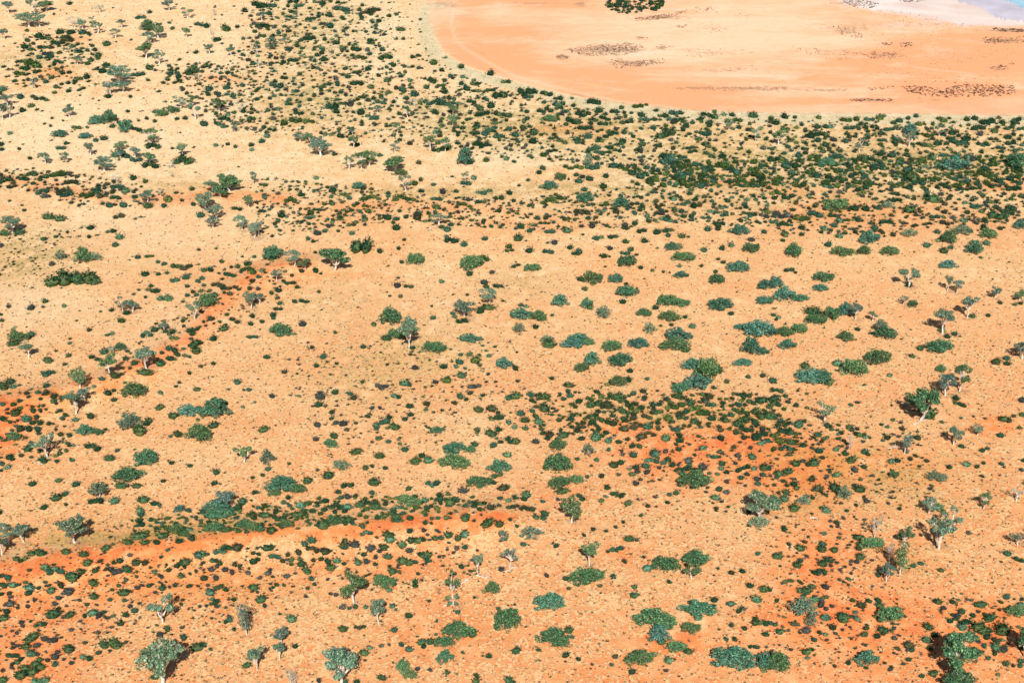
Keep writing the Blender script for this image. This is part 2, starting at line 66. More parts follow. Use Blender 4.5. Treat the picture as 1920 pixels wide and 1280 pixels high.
D="""40 1240 90 o;120 1245 90 o;25 197 52;38 80 25;42 297 35 o;298 272 45;885 220 48;1013 280 40;1215 317 35;1610 300 42;1515 342 45;1770 262 45;1880 252 45;30 405 80;140 395 60;145 435 40;105 428 20;388 425 50;435 403 50;420 365 40;475 380 30;505 445 60;570 425 40;635 370 50;590 353 25;912 390 45;990 433 45 u;1135 400 28;590 475 70;645 460 70;715 475 80 o;245 500 80;152 518 45;70 540 65;100 590 65;200 600 70;240 625 35;300 545 35;350 590 45;440 580 60;455 548 50;600 560 90;640 580 100;600 600 60;870 465 60;830 520 70;930 510 110 e;975 495 50;1055 475 60;1105 470 50;840 575 60;910 570 60 o;990 555 50 o;1080 540 90;1170 575 70 e;1200 500 100 e;1250 410 70;1160 430 60;1270 470 60 e;1340 460 70;1350 510 110 e;1430 540 100 e;1300 525 50;1250 545 60 o;1480 410 60 o;1510 470 50;1580 460 50;1450 450 40 u;1370 600 60;1740 388 45;1700 395 40;1700 470 60;1780 460 90;1860 440 80;1730 530 100 e;1820 520 70;1870 560 70;1640 545 60;1665 510 40;1750 580 80;1700 620 80;1760 650 100;1580 575 45;1500 575 60;1600 590 60;1860 690 110;1890 750 90;1820 720 60;1740 718 50 o;1565 720 60;915 640 60 o;965 625 50 o;1025 638 75;1098 655 42 o;1065 695 50 o;1025 685 40 o;970 708 70 o;1155 725 68;1255 700 60;1260 740 60;1230 768 40;1240 660 60;1205 655 40;1248 808 50;1205 825 28 o;1285 783 25;670 690 110;630 720 80;725 745 60;800 750 45;865 730 45 o;900 780 50;955 785 50;1060 840 80;1050 890 100;1135 905 50;1170 880 60;1205 925 60;1000 930 60;910 850 60;815 905 60;765 930 70;880 955 40;930 940 60 o;900 992 50;1010 975 50 u;940 975 50 u;635 885 45;490 880 42;725 810 40;825 820 30 u;830 845 40 u;595 928 30;525 725 55 o;370 655 30 o;490 665 60 o;650 650 50;720 600 60;760 610 60 o;840 650 80 o;290 695 70 o;235 685 50 o;175 745 60 u;25 750 65;20 640 50;100 650 50;1290 950 90;1330 930 50;1380 970 80;1230 965 40;1275 990 60;1330 890 70 u;1430 940 70 u;1480 985 35;1495 870 85;1555 865 35;1558 822 55;1435 795 60;1575 910 60;1570 950 50;1610 978 45;1540 993 35;1625 940 28;1805 865 65;1740 950 90;1690 970 45;1760 990 50;1815 950 50;1890 945 70;1715 1018 50;1665 790 45 o;1855 820 25;1790 795 45 u;1690 850 60 u;1845 1068 50;1880 995 50;1555 1105 60;1520 1165 70;1610 1048 45 u;1750 1080 35 u;1840 1025 60 u;1610 1130 50 u;1230 1135 48;1180 1148 40;1165 1203 40;785 1150 90;840 1140 30;870 1208 62;670 1192 45;700 1160 35;715 1095 58;1105 1035 28;565 1015 40 o;670 1005 50 o;110 1150 75;90 1180 50;25 1165 55;230 1195 40;345 1180 40 u;505 1150 50;530 1180 50;1055 1000 25 o;800 995 40 o;1415 640 35;1400 708 35;350 850 60;960 1030 40 u;930 1058 60 u;1140 970 25 o"""),
(3,2): dict(T="""1435 373 135 218 sg;1330 408 155 172 sb;1145 588 240 265 wg;425 613 140 175 xs;1390 778 125 165 ss;1570 703 95 84 ss;1022 838 95 160 tb;605 813 64 125 tp;1615 1258 92 135 sg;1860 1198 112 118 xp;1205 1292 138 145 ss;1905 133 150 145 sb""",
B="""145 30 124 68 b;310 275 190 112 b;410 280 110 110 b;450 305 82 72 k;645 215 168 122 g;815 135 168 112 g;1285 50 178 102 b;1295 210 72 62 g;450 625 82 54 k;1200 540 150 112 k;570 1150 112 112 s;510 1100 92 102 k;690 1110 112 78 k;945 1005 68 62 g;1240 1020 112 82 s;1310 1030 82 62 s;270 1200 112 72 s;40 1225 112 112 b;20 560 102 82 k;1280 1250 82 62 g""",
D="""523 160 75;280 185 65;1143 50 62;1078 107 50;1707 150 70;1790 125 55;1790 162 50;915 252 48;722 323 28;35 290 60;68 368 90;40 430 80;45 480 90;95 595 55;210 475 50;223 367 30;290 390 30;292 495 35;620 473 38;670 452 40 u;928 480 25;935 585 38;997 605 38 u;848 622 30;895 638 38;1303 603 40;1450 573 28;1540 562 25;1628 576 28;1755 580 65;1800 590 60 o;1840 555 40;1885 643 42;1910 550 50;1742 702 60;1608 815 50;1648 800 42;1450 780 50;1405 420 60;1435 462 90;515 215 25;740 230 30;232 620 80;270 595 45;130 665 100;170 680 60;375 698 60;478 660 42;550 682 50;525 695 30;525 725 40;360 738 28;610 638 60;668 655 40;690 695 90;725 715 40;568 740 40 o;870 695 30;895 715 60 o;860 743 35;1120 675 30;90 745 80 e;170 755 70;130 800 100;265 775 60;335 772 30;330 797 35 u;385 818 62;510 808 50;580 838 55;620 885 80;725 825 52;408 870 45 o;345 908 80;300 920 50 o;215 915 75;455 932 30 o;720 938 55;650 960 60 u;505 995 65;465 980 30 o;150 970 70;5 950 50;75 985 65;110 1040 45;65 1018 40;35 1030 25;45 1073 35;205 1030 28;195 1065 60;215 1098 50;140 1078 42;135 1130 60;130 1180 70;195 1250 75;435 1265 70;380 1100 70 o;330 1030 60 o;435 1148 40;335 1172 40;335 1115 30 u;695 1035 35;985 1252 38;590 1265 35;817 1125 28;920 895 60;970 890 50;930 965 35;1190 893 40 o;1360 942 48;1490 922 60;1615 912 38;1565 935 40;1605 1005 40 o;1750 915 40;1770 940 28;1105 855 40 o;740 1190 60 u;1910 440 60 u;1915 890 40;1900 960 40 u;1120 720 60 o;1240 1120 20"""),
(0,3): dict(T="""565 224 225 212 ws;175 222 145 152 ss;70 242 115 125 xs;15 322 115 172 ss;30 152 105 84 ss;1225 828 215 215 fs;1850 918 115 235 tb;1222 1292 330 340 ws""",
B="""1640 15 205 54 b;1610 125 122 74 g;1040 180 150 82 k;965 225 86 62 k;1095 225 92 54 k;1175 220 78 54 k;1225 175 112 82 k;1345 215 82 54 k;1325 130 92 72 g;1440 190 72 62 k;1700 130 102 64 k;1385 170 82 54 g;1840 100 112 92 g;1900 30 70 82 k;1900 120 72 82 g;400 765 132 88 k;230 940 140 88 k;150 1220 120 90 k;230 1200 110 80 k;190 1165 92 66 k;300 1160 96 64 k;520 1025 104 74 k;870 990 132 92 k;1480 1010 122 82 k;930 600 112 72 k;540 480 132 92 k""",
D="""155 358 105;240 308 65;310 305 80;495 295 70;628 315 70;345 412 75;415 435 120;655 380 70;715 438 55;615 445 65;790 268 70;785 300 30;848 238 32;827 183 32;1062 85 60;1058 15 55;910 100 30;15 475 45;60 485 60;900 362 60;855 375 40;865 430 110 u;955 430 80;1020 378 65;1090 380 60 o;808 393 30;1130 410 35;1160 443 48;1258 280 40;1268 430 50;1250 390 30;1385 370 80;1330 395 60;1385 405 40;1355 478 60;1425 458 30;1025 445 30;1025 482 30;975 318 40 u;1490 320 70;1520 310 70;1620 370 90;1650 290 90;1710 270 100;1780 260 80 o;1525 375 30 o;1760 385 50 o;1900 300 45;1900 365 60;1800 400 40 o;700 535 75;705 635 70;945 508 40;890 548 38;842 578 35;1118 545 50;1220 568 60;1212 487 40 u;1060 542 35 u;1030 562 45 u;1420 548 45;1660 565 100;1575 600 75;1590 650 40;1620 670 60;1585 685 35;1755 650 50;1900 560 70;935 658 42;825 655 40;650 690 42;700 750 75;635 775 42;520 768 75;775 745 50;940 765 52;1010 735 60;905 835 52;300 835 90;230 815 30;30 790 70;50 745 60;75 685 65 u;10 610 40;70 605 40 o;235 570 70;215 600 60;290 565 40;190 555 35;190 525 35;340 522 38;385 585 70;455 545 60 o;145 540 35;90 540 70;30 550 60;10 540 40;370 545 30;1255 868 60;1375 937 60;1525 990 55;1580 1022 38;1848 1145 68;1757 873 42;1720 805 60;1695 820 40;195 1005 70;235 1060 75;275 995 55 u;375 950 110 u;300 1100 60;95 1080 90;130 1120 55;155 1100 45;270 1135 70;412 1140 60;90 1160 40 u;20 1185 40 u;430 1050 45 u;412 1085 60 u;480 1100 35 u;535 1130 45 u;625 1080 55;670 1098 60;783 998 75;20 1260 70;305 1270 110;1180 1225 85;90 885 35 u;125 905 35 u;160 825 50 u;710 900 28 u;805 900 28 u;500 700 30 u;415 685 45 u;440 640 50 u;260 655 40 u;210 670 30 u;520 595 80 u;745 775 60 u;1740 450 50 u;1690 425 55 u;1620 490 50 u;1530 490 60 o;1585 425 60 u;1860 450 50 u;1200 915 60 u;1560 543 35 u"""),
(1,3): dict(T="""735 678 210 232 sg;920 838 125 195 sb;195 988 135 132 sb;178 1103 95 135 sb;10 1183 140 185 sb;640 1287 280 288 ws;265 1290 110 115 tp;1475 643 140 205 xg;1480 708 112 92 fg;1665 473 88 178 ss;1900 413 125 185 xb;1855 243 88 112 ss""",
B="""970 535 152 112 g;1770 580 122 105 g;1510 900 212 142 g;1625 905 82 82 k;1410 985 132 84 g;1420 1095 122 102 b;1105 1170 112 112 g;1160 1225 92 72 g;1880 830 170 172 g;60 20 122 62 k;310 20 112 62 k;30 120 90 84 k;110 135 90 74 k;230 95 102 64 g;500 90 112 92 k;570 75 100 84 g;640 60 110 84 k;700 60 82 72 k;1055 35 92 62 k;1570 45 82 62 k;1730 80 132 86 k;1825 90 78 62 k;40 650 92 82 k;1900 1260 82 82 k;945 1240 86 58 k;1450 170 82 68 k;1515 185 62 72 k;100 265 132 54 k""",
D="""800 97 60;825 158 90;950 30 70;1155 40 60;420 210 75;365 235 60;420 280 100 o;320 298 55 o;140 320 85;530 292 75 o;665 215 50;665 255 80 o;1000 170 80;1000 200 80;1155 140 55;1210 210 120;960 262 65;990 333 65;1100 360 80;1150 380 65;1280 325 80;1290 355 60;895 385 45;770 378 65;810 315 42;1025 440 65;1195 370 42;1000 400 35;660 385 38;610 360 65;540 365 62;330 345 50;265 355 50;340 385 65;265 385 40;200 360 50 o;240 315 45 o;430 355 45 o;490 350 45 o;560 415 70;415 495 50;440 535 42;385 440 70;230 472 55 u;95 455 60 u;210 545 32;155 540 40;1195 520 55;1195 550 50;1215 460 35;822 475 28;275 800 80;1145 770 62;820 712 45;745 705 45;703 718 42;650 710 55 u;1025 705 50;1050 730 30;655 878 70;780 865 90 o;1040 882 55;940 815 28;1300 665 35;1640 635 32;1355 815 32;1895 735 32;1815 720 35;1515 748 45;1795 850 38;1350 915 32;810 922 22;1210 928 25;855 1010 55;810 1050 70;1090 990 50;1145 1025 65;1245 970 70;1310 970 65;1260 1005 50;1550 1050 35;1745 1070 62;1700 1075 25;1435 1197 50;1505 1207 28;1655 1220 55;1655 1265 65;295 1005 48;820 1108 28 o;1568 258 52;1540 405 55;1590 398 28;1375 330 35;1480 300 30 u;1340 195 50;1385 190 50;1270 75 50;1315 80 30;1260 130 50 u;1355 133 35;1555 165 70;1635 60 35 o;1840 425 60 u;1905 50 40;1000 580 50;660 1265 60;755 1265 55;470 1260 50 u;1210 1170 45 u;1305 1175 45 u;740 240 80 u;865 265 70 u;925 290 45 u;830 365 60 u;690 425 35 u;600 620 40 u;560 610 35 u;1000 990 30 u;940 1000 40 u;1150 280 60 u;1505 270 50 u;180 760 30;30 490 40 u;15 350 40;20 310 40;1560 450 30;1100 240 70;1230 310 50;1075 445 40"""),
(2,3): dict(T="""580 398 140 190 sg;1345 493 165 120 fg""",
B="""1375 360 182 132 g;1150 405 182 115 g;555 500 235 132 g;275 685 205 125 b;1075 815 280 152 g;1105 930 152 132 b;1235 1020 132 92 g;320 960 240 162 g;960 1100 222 112 g;1395 735 252 112 b;1345 880 128 95 g;1655 1110 290 162 b;1890 1130 112 132 b;140 165 162 102 s;1850 90 142 92 s""",
D="""30 1035 70;85 233 55;330 248 45;305 232 25;402 490 58;425 568 35;425 883 65;450 933 38;402 1065 58;497 1095 45;1015 415 75;1180 517 45;918 560 52;912 622 65;762 475 55;783 270 95;720 292 35 o;845 365 45;880 200 70;935 208 40;835 72 40;777 110 35;705 137 38;610 127 45 o;540 168 38 o;968 22 40;38 100 38;180 30 60;235 45 55;245 10 60;632 220 22;988 333 35 u;998 150 22;1545 420 32;1645 450 45 o;1725 440 55;1785 545 60;1890 578 70;1838 652 78;1842 307 45;1520 655 60;1635 680 65;1700 735 50;1730 718 50 u;1645 845 45;1745 870 50;1870 820 120;1825 800 50;1900 910 55;1605 945 45;1670 948 52;1810 1000 85;1910 1010 30;1320 1040 65;1180 1005 50;1165 1110 70;1125 970 65;1400 790 60;1500 705 60;775 1080 50 o;745 1143 40;600 1140 30;900 1193 55;590 1170 20 u;260 470 45 u;1350 1210 15;35 735 28;20 690 25;400 700 15 o;200 1030 40;660 550 40;15 1265 40;1155 1185 35 u"""),
(3,3): dict(T="""1362 134 185 175 xs;1275 274 235 235 fs;795 192 100 178 xp;1870 247 140 118 xs;905 382 84 178 xp;990 467 130 250 tg;1025 245 125 140 sg;885 522 115 145 sb;1400 1202 300 300 wg;1420 1335 255 150 wg;1925 1082 150 240 wg""",
B="""260 730 202 152 s;320 825 92 84 s;910 785 172 125 g;740 1105 162 112 b;65 1150 195 172 g;70 330 96 58 k;565 790 118 92 k;1610 880 165 112 k;1755 880 132 112 k;1655 790 122 82 k;1590 690 122 62 k;1860 750 142 92 g;780 245 162 92 g;1205 860 84 74 k""",
D="""125 128 58;165 153 25;155 238 42;250 270 75;405 275 70;405 235 60;503 282 65;530 187 40;515 73 55;422 158 42;665 185 70;675 265 60 o;690 333 68;675 230 40 o;440 360 95;410 390 70;380 435 100;218 395 65;245 360 50;92 402 30;148 520 85;285 570 130;10 580 45;430 558 60 u;355 650 70;400 648 50;630 655 52;265 620 50;65 658 42;605 498 42;195 832 55;30 830 85;85 893 65;435 790 78;655 750 50;662 795 60;705 700 75 o;755 660 50;825 655 55;838 700 65;385 895 50;430 915 38;345 952 52;285 1045 75;330 1025 40;295 1090 40;730 865 50 o;725 915 55;820 925 60;870 883 80;925 888 35;795 778 35;485 860 60 o;945 940 50 u;1055 995 80 o;1080 1030 50;970 1020 45 o;945 1055 30;1052 1097 50;1015 1135 35;605 1125 55;735 1165 40;423 1138 25;665 1085 30;1155 1225 50;1240 1205 70;1250 915 55;1195 960 75;1215 1015 60 o;1295 433 50;1090 398 50;1145 380 45;1270 665 65;1385 668 55;1450 608 25;1385 800 85;1460 860 75;1425 780 60 u;1490 815 60;1535 770 50;1640 930 60;1550 950 60;1710 960 60 o;1710 1010 75;1770 1030 60 u;1785 1130 60;1655 1093 45;1700 1060 40 o;1840 1150 30;1895 1110 55;1895 1150 50;1725 1215 40;1795 310 60;1860 345 50;1900 360 50;1750 370 25;1905 650 40;1900 690 60;1880 860 40;825 470 40;210 110 20;300 180 28;265 130 25;475 105 30 o;275 220 40 o;290 885 70 u;165 460 25 u;595 245 25 u;520 237 25 u;540 160 30 u;620 390 30 u;365 350 30 u;290 325 35 u;470 400 40 u;540 430 30 u;625 457 30 u;720 400 20 u;615 860 30 u;480 705 40 u;435 725 45 u;395 690 60 u;600 720 30 u;665 370 50 u;625 365 35 u;775 1045 30 u;845 1048 25 u;730 990 40 u;625 945 30 u;915 1175 40 u;780 555 25 u;1505 155 40 u;1580 165 20 u;345 1130 20 u;240 900 30"""),
}
# fallen white branches: x y length angle, in pixels of the photograph
FALLEN = [(1724,792,34,20,'bleached fallen branch lying at the foot of the large leaning gum'),(74,869,16,-35,'short pale fallen branch beside the bare-limbed gum near the left edge'),
 (808,431,18,60,'small bleached dead branch lying below the pale gum on the red scrub band'),(906,1081,28,-12,'long pale fallen branch stretching from the slender gum with orange sand around it'),
 (872,1090,20,35,'thin pale stick lying beside the sparse crowned gum'),(842,1135,22,10,'grey fallen branch curled in front of the sparse double crowned gum'),
 (1012,993,22,15,'pale fallen log beside the grey half dead shrub'),(958,1068,24,25,'bleached fallen branch on dark litter beside the double blue grey gum'),
 (1526,973,16,-25,'small white fallen branch on bare red sand behind dark bushes'),(1675,840,24,8,'low tangle of dead twigs left of the narrow blue green gum')]
# the rest of the scrub: outline in the photograph's pixels, how many, width range, tones
ZONES = [  # the first six carry the scrub on past both sides of the view
 ([(1920,226),(2250,236),(2250,420),(1920,425)],340,(6,17),'ddmmeoou'),([(1920,440),(2250,440),(2250,1280),(1920,1280)],260,(5,22),'ddmeou'),
 ([(-300,0),(0,0),(0,320),(-300,300)],160,(5,16),'ddmeou'),([(-300,330),(0,325),(0,390),(-300,380)],90,(5,14),'dmeou'),
 ([(-300,400),(0,400),(0,1050),(-300,1050)],220,(5,20),'ddmeou'),([(-300,1050),(0,1060),(0,1280),(-300,1280)],120,(6,22),'ddmouu'),
 ([(480,0),(690,0),(730,70),(690,110),(820,130),(960,170),(960,300),(820,280),(700,260),(560,255),(470,245),(430,120)],1100,(4,13),'ddmmouue'),
 ([(690,0),(780,0),(815,110),(860,140),(700,110)],70,(3,8),'dee'),
 ([(960,170),(1100,200),(1260,215),(1440,225),(1920,230),(1920,330),(1440,330),(1300,300),(1150,320),(960,290)],800,(5,14),'dddmmeou'),
 ([(1140,310),(1440,300),(1920,290),(1920,345),(1700,352),(1440,348),(1250,350)],420,(8,24),'deemem'),
 ([(1180,340),(1920,345),(1920,425),(1750,440),(1500,440),(1440,425),(1200,415)],560,(6,15),'ddmmeoou'),
 ([(480,330),(620,345),(800,365),(960,372),(1180,350),(1200,430),(960,430),(760,415),(480,445)],640,(4,13),'dmmeoou'),
 ([(0,310),(120,320),(260,345),(330,385),(150,385),(0,345)],110,(5,13),'dmeou'),
 ([(50,55),(180,60),(190,120),(150,170),(20,160)],110,(5,14),'ddeoo'),
 ([(270,125),(480,110),(480,250),(420,240),(330,160)],170,(5,13),'dmeou'),
 ([(400,495),(560,500),(520,560),(420,620),(300,690),(170,720),(260,640)],90,(5,12),'doou'),
 ([(990,735),(1480,730),(1500,860),(1320,800),(1150,800),(1020,830)],240,(7,17),'ddeoo'),
 ([(1050,800),(1500,800),(1500,960),(1200,960)],110,(5,13),'ddoouu'),
 ([(0,1065),(900,990),(900,1090),(600,1120),(0,1270)],430,(4,13),'doouuuu'),
 ([(230,975),(620,930),(900,930),(900,965),(640,985),(250,1010)],200,(9,19),'deemd'),
 ([(1440,960),(1640,960),(1700,1100),(1700,1250),(1440,1250)],210,(4,12),'doouuu'),
 ([(1760,1120),(1920,1110),(1920,1230),(1770,1230)],60,(7,17),'dmeou'),
 ([(0,735),(150,735),(140,870),(0,860)],70,(6,15),'dmeou'),
 ([(1440,790),(1720,800),(1760,940),(1440,960)],150,(5,14),'doouu'),
 ([(1134,0),(1245,0),(1240,12),(1215,20),(1165,26),(1136,18)],60,(7,15),'ddde'),
 ([(560,640),(960,640),(1010,800),(620,860),(540,740)],300,(3,9),'doouuuu'),
 ([(0,430),(100,420),(180,480),(60,540),(0,540)],120,(3,8),'oouu'),
 ([(0,0),(480,0),(480,330),(0,330)],120,(3,7),'dou'),
 ([(0,330),(960,330),(960,900),(0,900)],420,(2.5,6),'dou'),
 ([(960,430),(1920,430),(1920,800),(960,800)],360,(2.5,6),'dou'),
 ([(0,880),(1920,880),(1920,1280),(0,1280)],900,(3,7),'douuu'),
]
# low dark plants on the lake bed: outline, how many, width range
SAMPHIRE = [([(1640,15),(1700,22),(1830,48),(1810,56),(1700,50),(1650,30)],120,(2,3)),
 ([(1060,95),(1085,88),(1180,80),(1212,88),(1170,104),(1095,106)],420,(2,4)),([(1040,105),(1062,102),(1068,110),(1050,114)],50,(2,4)),
 ([(1145,112),(1165,108),(1172,118),(1245,110),(1250,118),(1200,126),(1150,129)],190,(2,4)),([(1175,37),(1240,28),(1288,19),(1290,24),(1235,37),(1190,40)],170,(2,4)),
 ([(1188,68),(1215,70),(1213,75),(1190,72)],14,(2,4)),([(1225,88),(1260,84),(1250,94),(1230,93)],16,(2,4)),([(1268,48),(1290,46),(1285,54),(1270,52)],24,(2,4)),
 ([(1310,40),(1340,44),(1375,60),(1330,62)],34,(2,3)),([(1280,90),(1360,92),(1355,104),(1290,108)],50,(2,3)),([(1320,130),(1420,122),(1425,132),(1330,135)],45,(2,3)),
 ([(1290,16),(1330,12),(1350,24),(1300,22)],34,(2,4)),([(1360,23),(1410,28),(1400,35)],14,(2,3)),
 ([(1250,168),(1330,162),(1475,163),(1470,172),(1340,172)],110,(2,3)),
 ([(1690,162),(1735,161),(1760,170),(1800,158),(1900,160),(1912,170),(1890,180),(1760,184),(1700,172)],430,(3,6)),([(1594,186),(1670,185),(1674,190),(1600,191)],70,(3,5)),
 ([(1620,166),(1680,161),(1680,168),(1630,170)],30,(2,5)),([(1530,168),(1590,166),(1585,172),(1540,172)],30,(2,3)),
 ([(1578,2),(1620,0),(1650,8),(1632,18),(1600,14)],110,(3,5)),([(1680,-2),(1740,-2),(1730,5),(1690,4)],40,(3,6)),
 ([(1555,48),(1590,48),(1628,62),(1622,72),(1590,72),(1560,54)],70,(2,4)),([(1655,80),(1675,80),(1674,86),(1656,84)],18,(3,5)),([(1688,80),(1712,80),(1710,90),(1690,89)],24,(3,5)),
 ([(1485,88),(1550,93),(1680,98),(1680,104),(1520,104)],90,(2,4)),([(1620,100),(1690,97),(1690,108),(1630,112)],70,(2,4)),([(1535,108),(1600,108),(1590,113),(1540,112)],22,(2,3)),
 ([(1840,70),(1880,70),(1885,80),(1850,84)],50,(3,5)),([(1860,52),(1920,55),(1920,62),(1865,58)],70,(3,6)),([(1895,70),(1920,68),(1920,82),(1880,82)],34,(2,5)),
 ([(1855,124),(1890,122),(1885,132),(1860,132)],24,(3,5)),([(1890,120),(1905,118),(1908,128)],8,(2,4)),([(1600,60),(1900,60),(1900,160),(1600,150)],180,(2,3)),
 ([(1660,155),(1750,140),(1860,150),(1800,158)],30,(2,4)),
]
def hash_(s):
    h = 5381
    for ch in s: h = (h * 33 + ord(ch)) & 0x7fffffff
    return h
# ------------------------------------------------------------------ photograph <-> ground
CP, SP = math.cos(PITCH), math.sin(PITCH)
RED_LINES = [  # low red sand ridges: points, half width in pixels, strength
 ([(-60,330),(0,338),(100,352),(200,376),(330,373),(460,364),(530,376)],9,.85),
 ([(530,384),(700,386),(800,390),(960,392)],7,.45),
 ([(575,495),(500,512),(440,545),(405,590),(370,630),(300,682),(220,716),(120,745),(0,772),(-60,790)],14,.95),
 ([(-60,1080),(0,1078),(150,1055),(300,1031),(470,1010),(640,1000),(820,988),(930,980)],15,1.0)]
RED_SPOTS = [(20,790,70,28,.9),(0,835,60,28,.8),(1330,865,200,75,.55),(1250,850,110,26,.45),(1400,830,110,30,.4),(1170,800,80,16,.7),(1450,880,70,50,.4),(1520,900,60,50,.6),
 (1640,870,150,42,.45),(1870,800,60,22,.8),(105,138,42,13,.9),(150,72,25,9,.6),(420,148,40,9,.5),(460,235,30,7,.4),(1390,343,60,7,.8),(1610,395,210,18,.45),
 (1860,348,70,9,.7),(1700,420,120,20,.35),(1500,360,80,12,.5),(1100,245,120,14,.5),(540,230,60,12,.4),(60,1110,120,60,.45),(350,1090,250,34,.5),(700,1060,200,26,.45),
 (1530,1040,90,60,.5),(1560,1160,160,50,.55),(1850,1180,70,50,.5),(60,1220,90,60,.4),(1270,1205,60,18,.6),(1050,240,60,10,.3),(520,730,0.1,0.1,0),(265,700,60,14,.5),
 (660,512,50,6,.6),(760,478,40,5,.4),(1130,715,40,8,.5),(660,410,170,22,.4),(1000,420,150,16,.3),(1040,790,60,16,.4),(1870,462,20,8,.4),(400,145,30,6,.4),(1180,1040,60,30,.3),(820,1180,120,60,.25)]
PALE_SPOTS = [(240,260,240,70,.6),(380,90,120,60,.5),(60,250,100,60,.5),(720,60,60,60,1.0),(1100,300,60,10,.5),(1010,290,70,18,.8),(930,295,60,22,.7),(480,330,70,14,.6),
 (250,420,220,50,.5),(60,560,120,60,.5),(330,620,90,60,.2),(700,135,50,12,.6),(620,55,50,30,.5),(850,205,40,8,.6)]
LITTER = [(560,120,90,120,.35),(1200,235,260,24,.4),(1750,315,200,20,.6),(1350,325,160,20,.6),(600,60,120,60,.55),(600,190,140,40,.6),(860,225,120,30,.7),(1020,262,220,30,.7),(1650,265,320,40,.6),(1550,370,280,34,.5),(330,345,120,16,.5),(1180,370,180,40,.5),(60,470,90,40,.8),(40,110,60,14,.6),(30,510,50,30,.6),(840,200,60,20,.5),(560,225,60,7,.9),(600,185,50,20,.5),(700,700,140,60,.5),(980,530,60,26,.5),(1500,860,100,30,.5),(1650,900,140,50,.7),
 (380,985,260,20,.9),(260,1010,120,16,.8),(120,1010,90,14,.9),(1300,780,200,20,.8),(1620,300,320,22,.7),(1300,290,200,20,.6),(1100,220,200,22,.5),(820,360,200,12,.8),(120,120,120,30,.3),
 (400,1090,250,60,.3),(1150,720,60,10,.4),(1700,1060,60,20,.7),(300,500,60,20,.2),(1500,940,50,30,.6),(560,610,0.1,0.1,0),(150,760,60,20,.6),(600,560,120,30,.25),(1060,350,130,8,.6),(780,650,100,40,.4)]
SHORE = np.array([(560,-900),(700,-300),(780,-60),(797,0),(805,50),(830,95),(870,122),(920,140),(990,158),(1060,176),(1130,190),(1200,201),(1300,209),(1440,214),(1700,216),(1920,219),(4000,240),(9000,260)], float)

TREE_FEET = []
for (ci, ri), blk in DATA.items():
    for e in blk['T'].split(';'):
        if e.strip():
            x, y, w, h, c = e.split()
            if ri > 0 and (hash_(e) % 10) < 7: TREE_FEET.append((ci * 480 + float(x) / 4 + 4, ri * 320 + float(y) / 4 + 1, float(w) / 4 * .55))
def px_of(x, y, z=0.0):
    dz = z - CAM_H
    f = y * CP - dz * SP
    return 960 + FPX * x / f, 640 - FPX * (y * SP + dz * CP) / f, f / FPX
def poly_dist(px, py, pts, yscale):
    best = np.full(np.shape(px), 1e9)
    for (ax, ay), (bx, by) in zip(pts[:-1], pts[1:]):
        dx, dy = bx - ax, (by - ay)
        t = np.clip(((px - ax) * dx + (py - ay) * dy) / (dx * dx + dy * dy), 0, 1)
        best = np.minimum(best, np.hypot((px - ax - t * dx) * yscale, (py - ay - t * dy)))
    return best
_ridges_world = None
def ground(x, y):
    """height of the sand: long soft swells and the low red ridges"""
    global _ridges_world
    x = np.asarray(x, float); y = np.asarray(y, float)
    if _ridges_world is None:
        _ridges_world = []
        for pts, w, a in RED_LINES:
            W = []
            for (px, py) in pts:
                u, v = (px - 960) / FPX, (640 - py) / FPX
                t = CAM_H / (SP - v * CP)
                W.append((u * t, (CP + v * SP) * t))
            _ridges_world.append((W, a))
    g = 0.35 * np.sin(x / 41 + 1.3 * np.sin(y / 67)) + 0.3 * np.sin(y / 29 + 0.8 * np.sin(x / 53))
    for W, a in _ridges_world:
        g = g + 1.5 * a * np.exp(-(poly_dist(x, y, W, 1.0) / 6.0) ** 2)
    lk = np.clip((y - 330) / 60, 0, 1)
    return g * (1 - lk)
def unproject(px, py):
    u, v = (px - 960) / FPX, (640 - py) / FPX
    d = np.array([u, CP + v * SP, -SP + v * CP])
    t = CAM_H / -d[2]
    for _ in range(4):
        p = d * t
        t = (CAM_H - float(ground(p[0], p[1]))) / -d[2]
    p = d * t
    return p[0], p[1], float(ground(p[0], p[1])), t / FPX     # x, y, z, metres per pixel
def sstep(v, a, b):
    t = np.clip((v - a) / (b - a), 0, 1)
    return t * t * (3 - 2 * t)
def spots(px, py, L):
    s = np.zeros(np.shape(px))
    for cx, cy, rx, ry, a in L:
        s = s + a * np.exp(-np.minimum(30, ((px - cx) / rx) ** 2 + ((py - cy) / ry) ** 2))
    return s
def shore_dist(px, py):
    """pixels outside (below, left of) the lake's edge; negative on the lake"""
    yb = np.interp(px, SHORE[:, 0], SHORE[:, 1])
    sl = np.interp(px, SHORE[:, 0], np.gradient(SHORE[:, 1], SHORE[:, 0]))
    d = (py - yb) / np.sqrt(1 + sl * sl)
    return np.where(px < 560, 200.0, d)

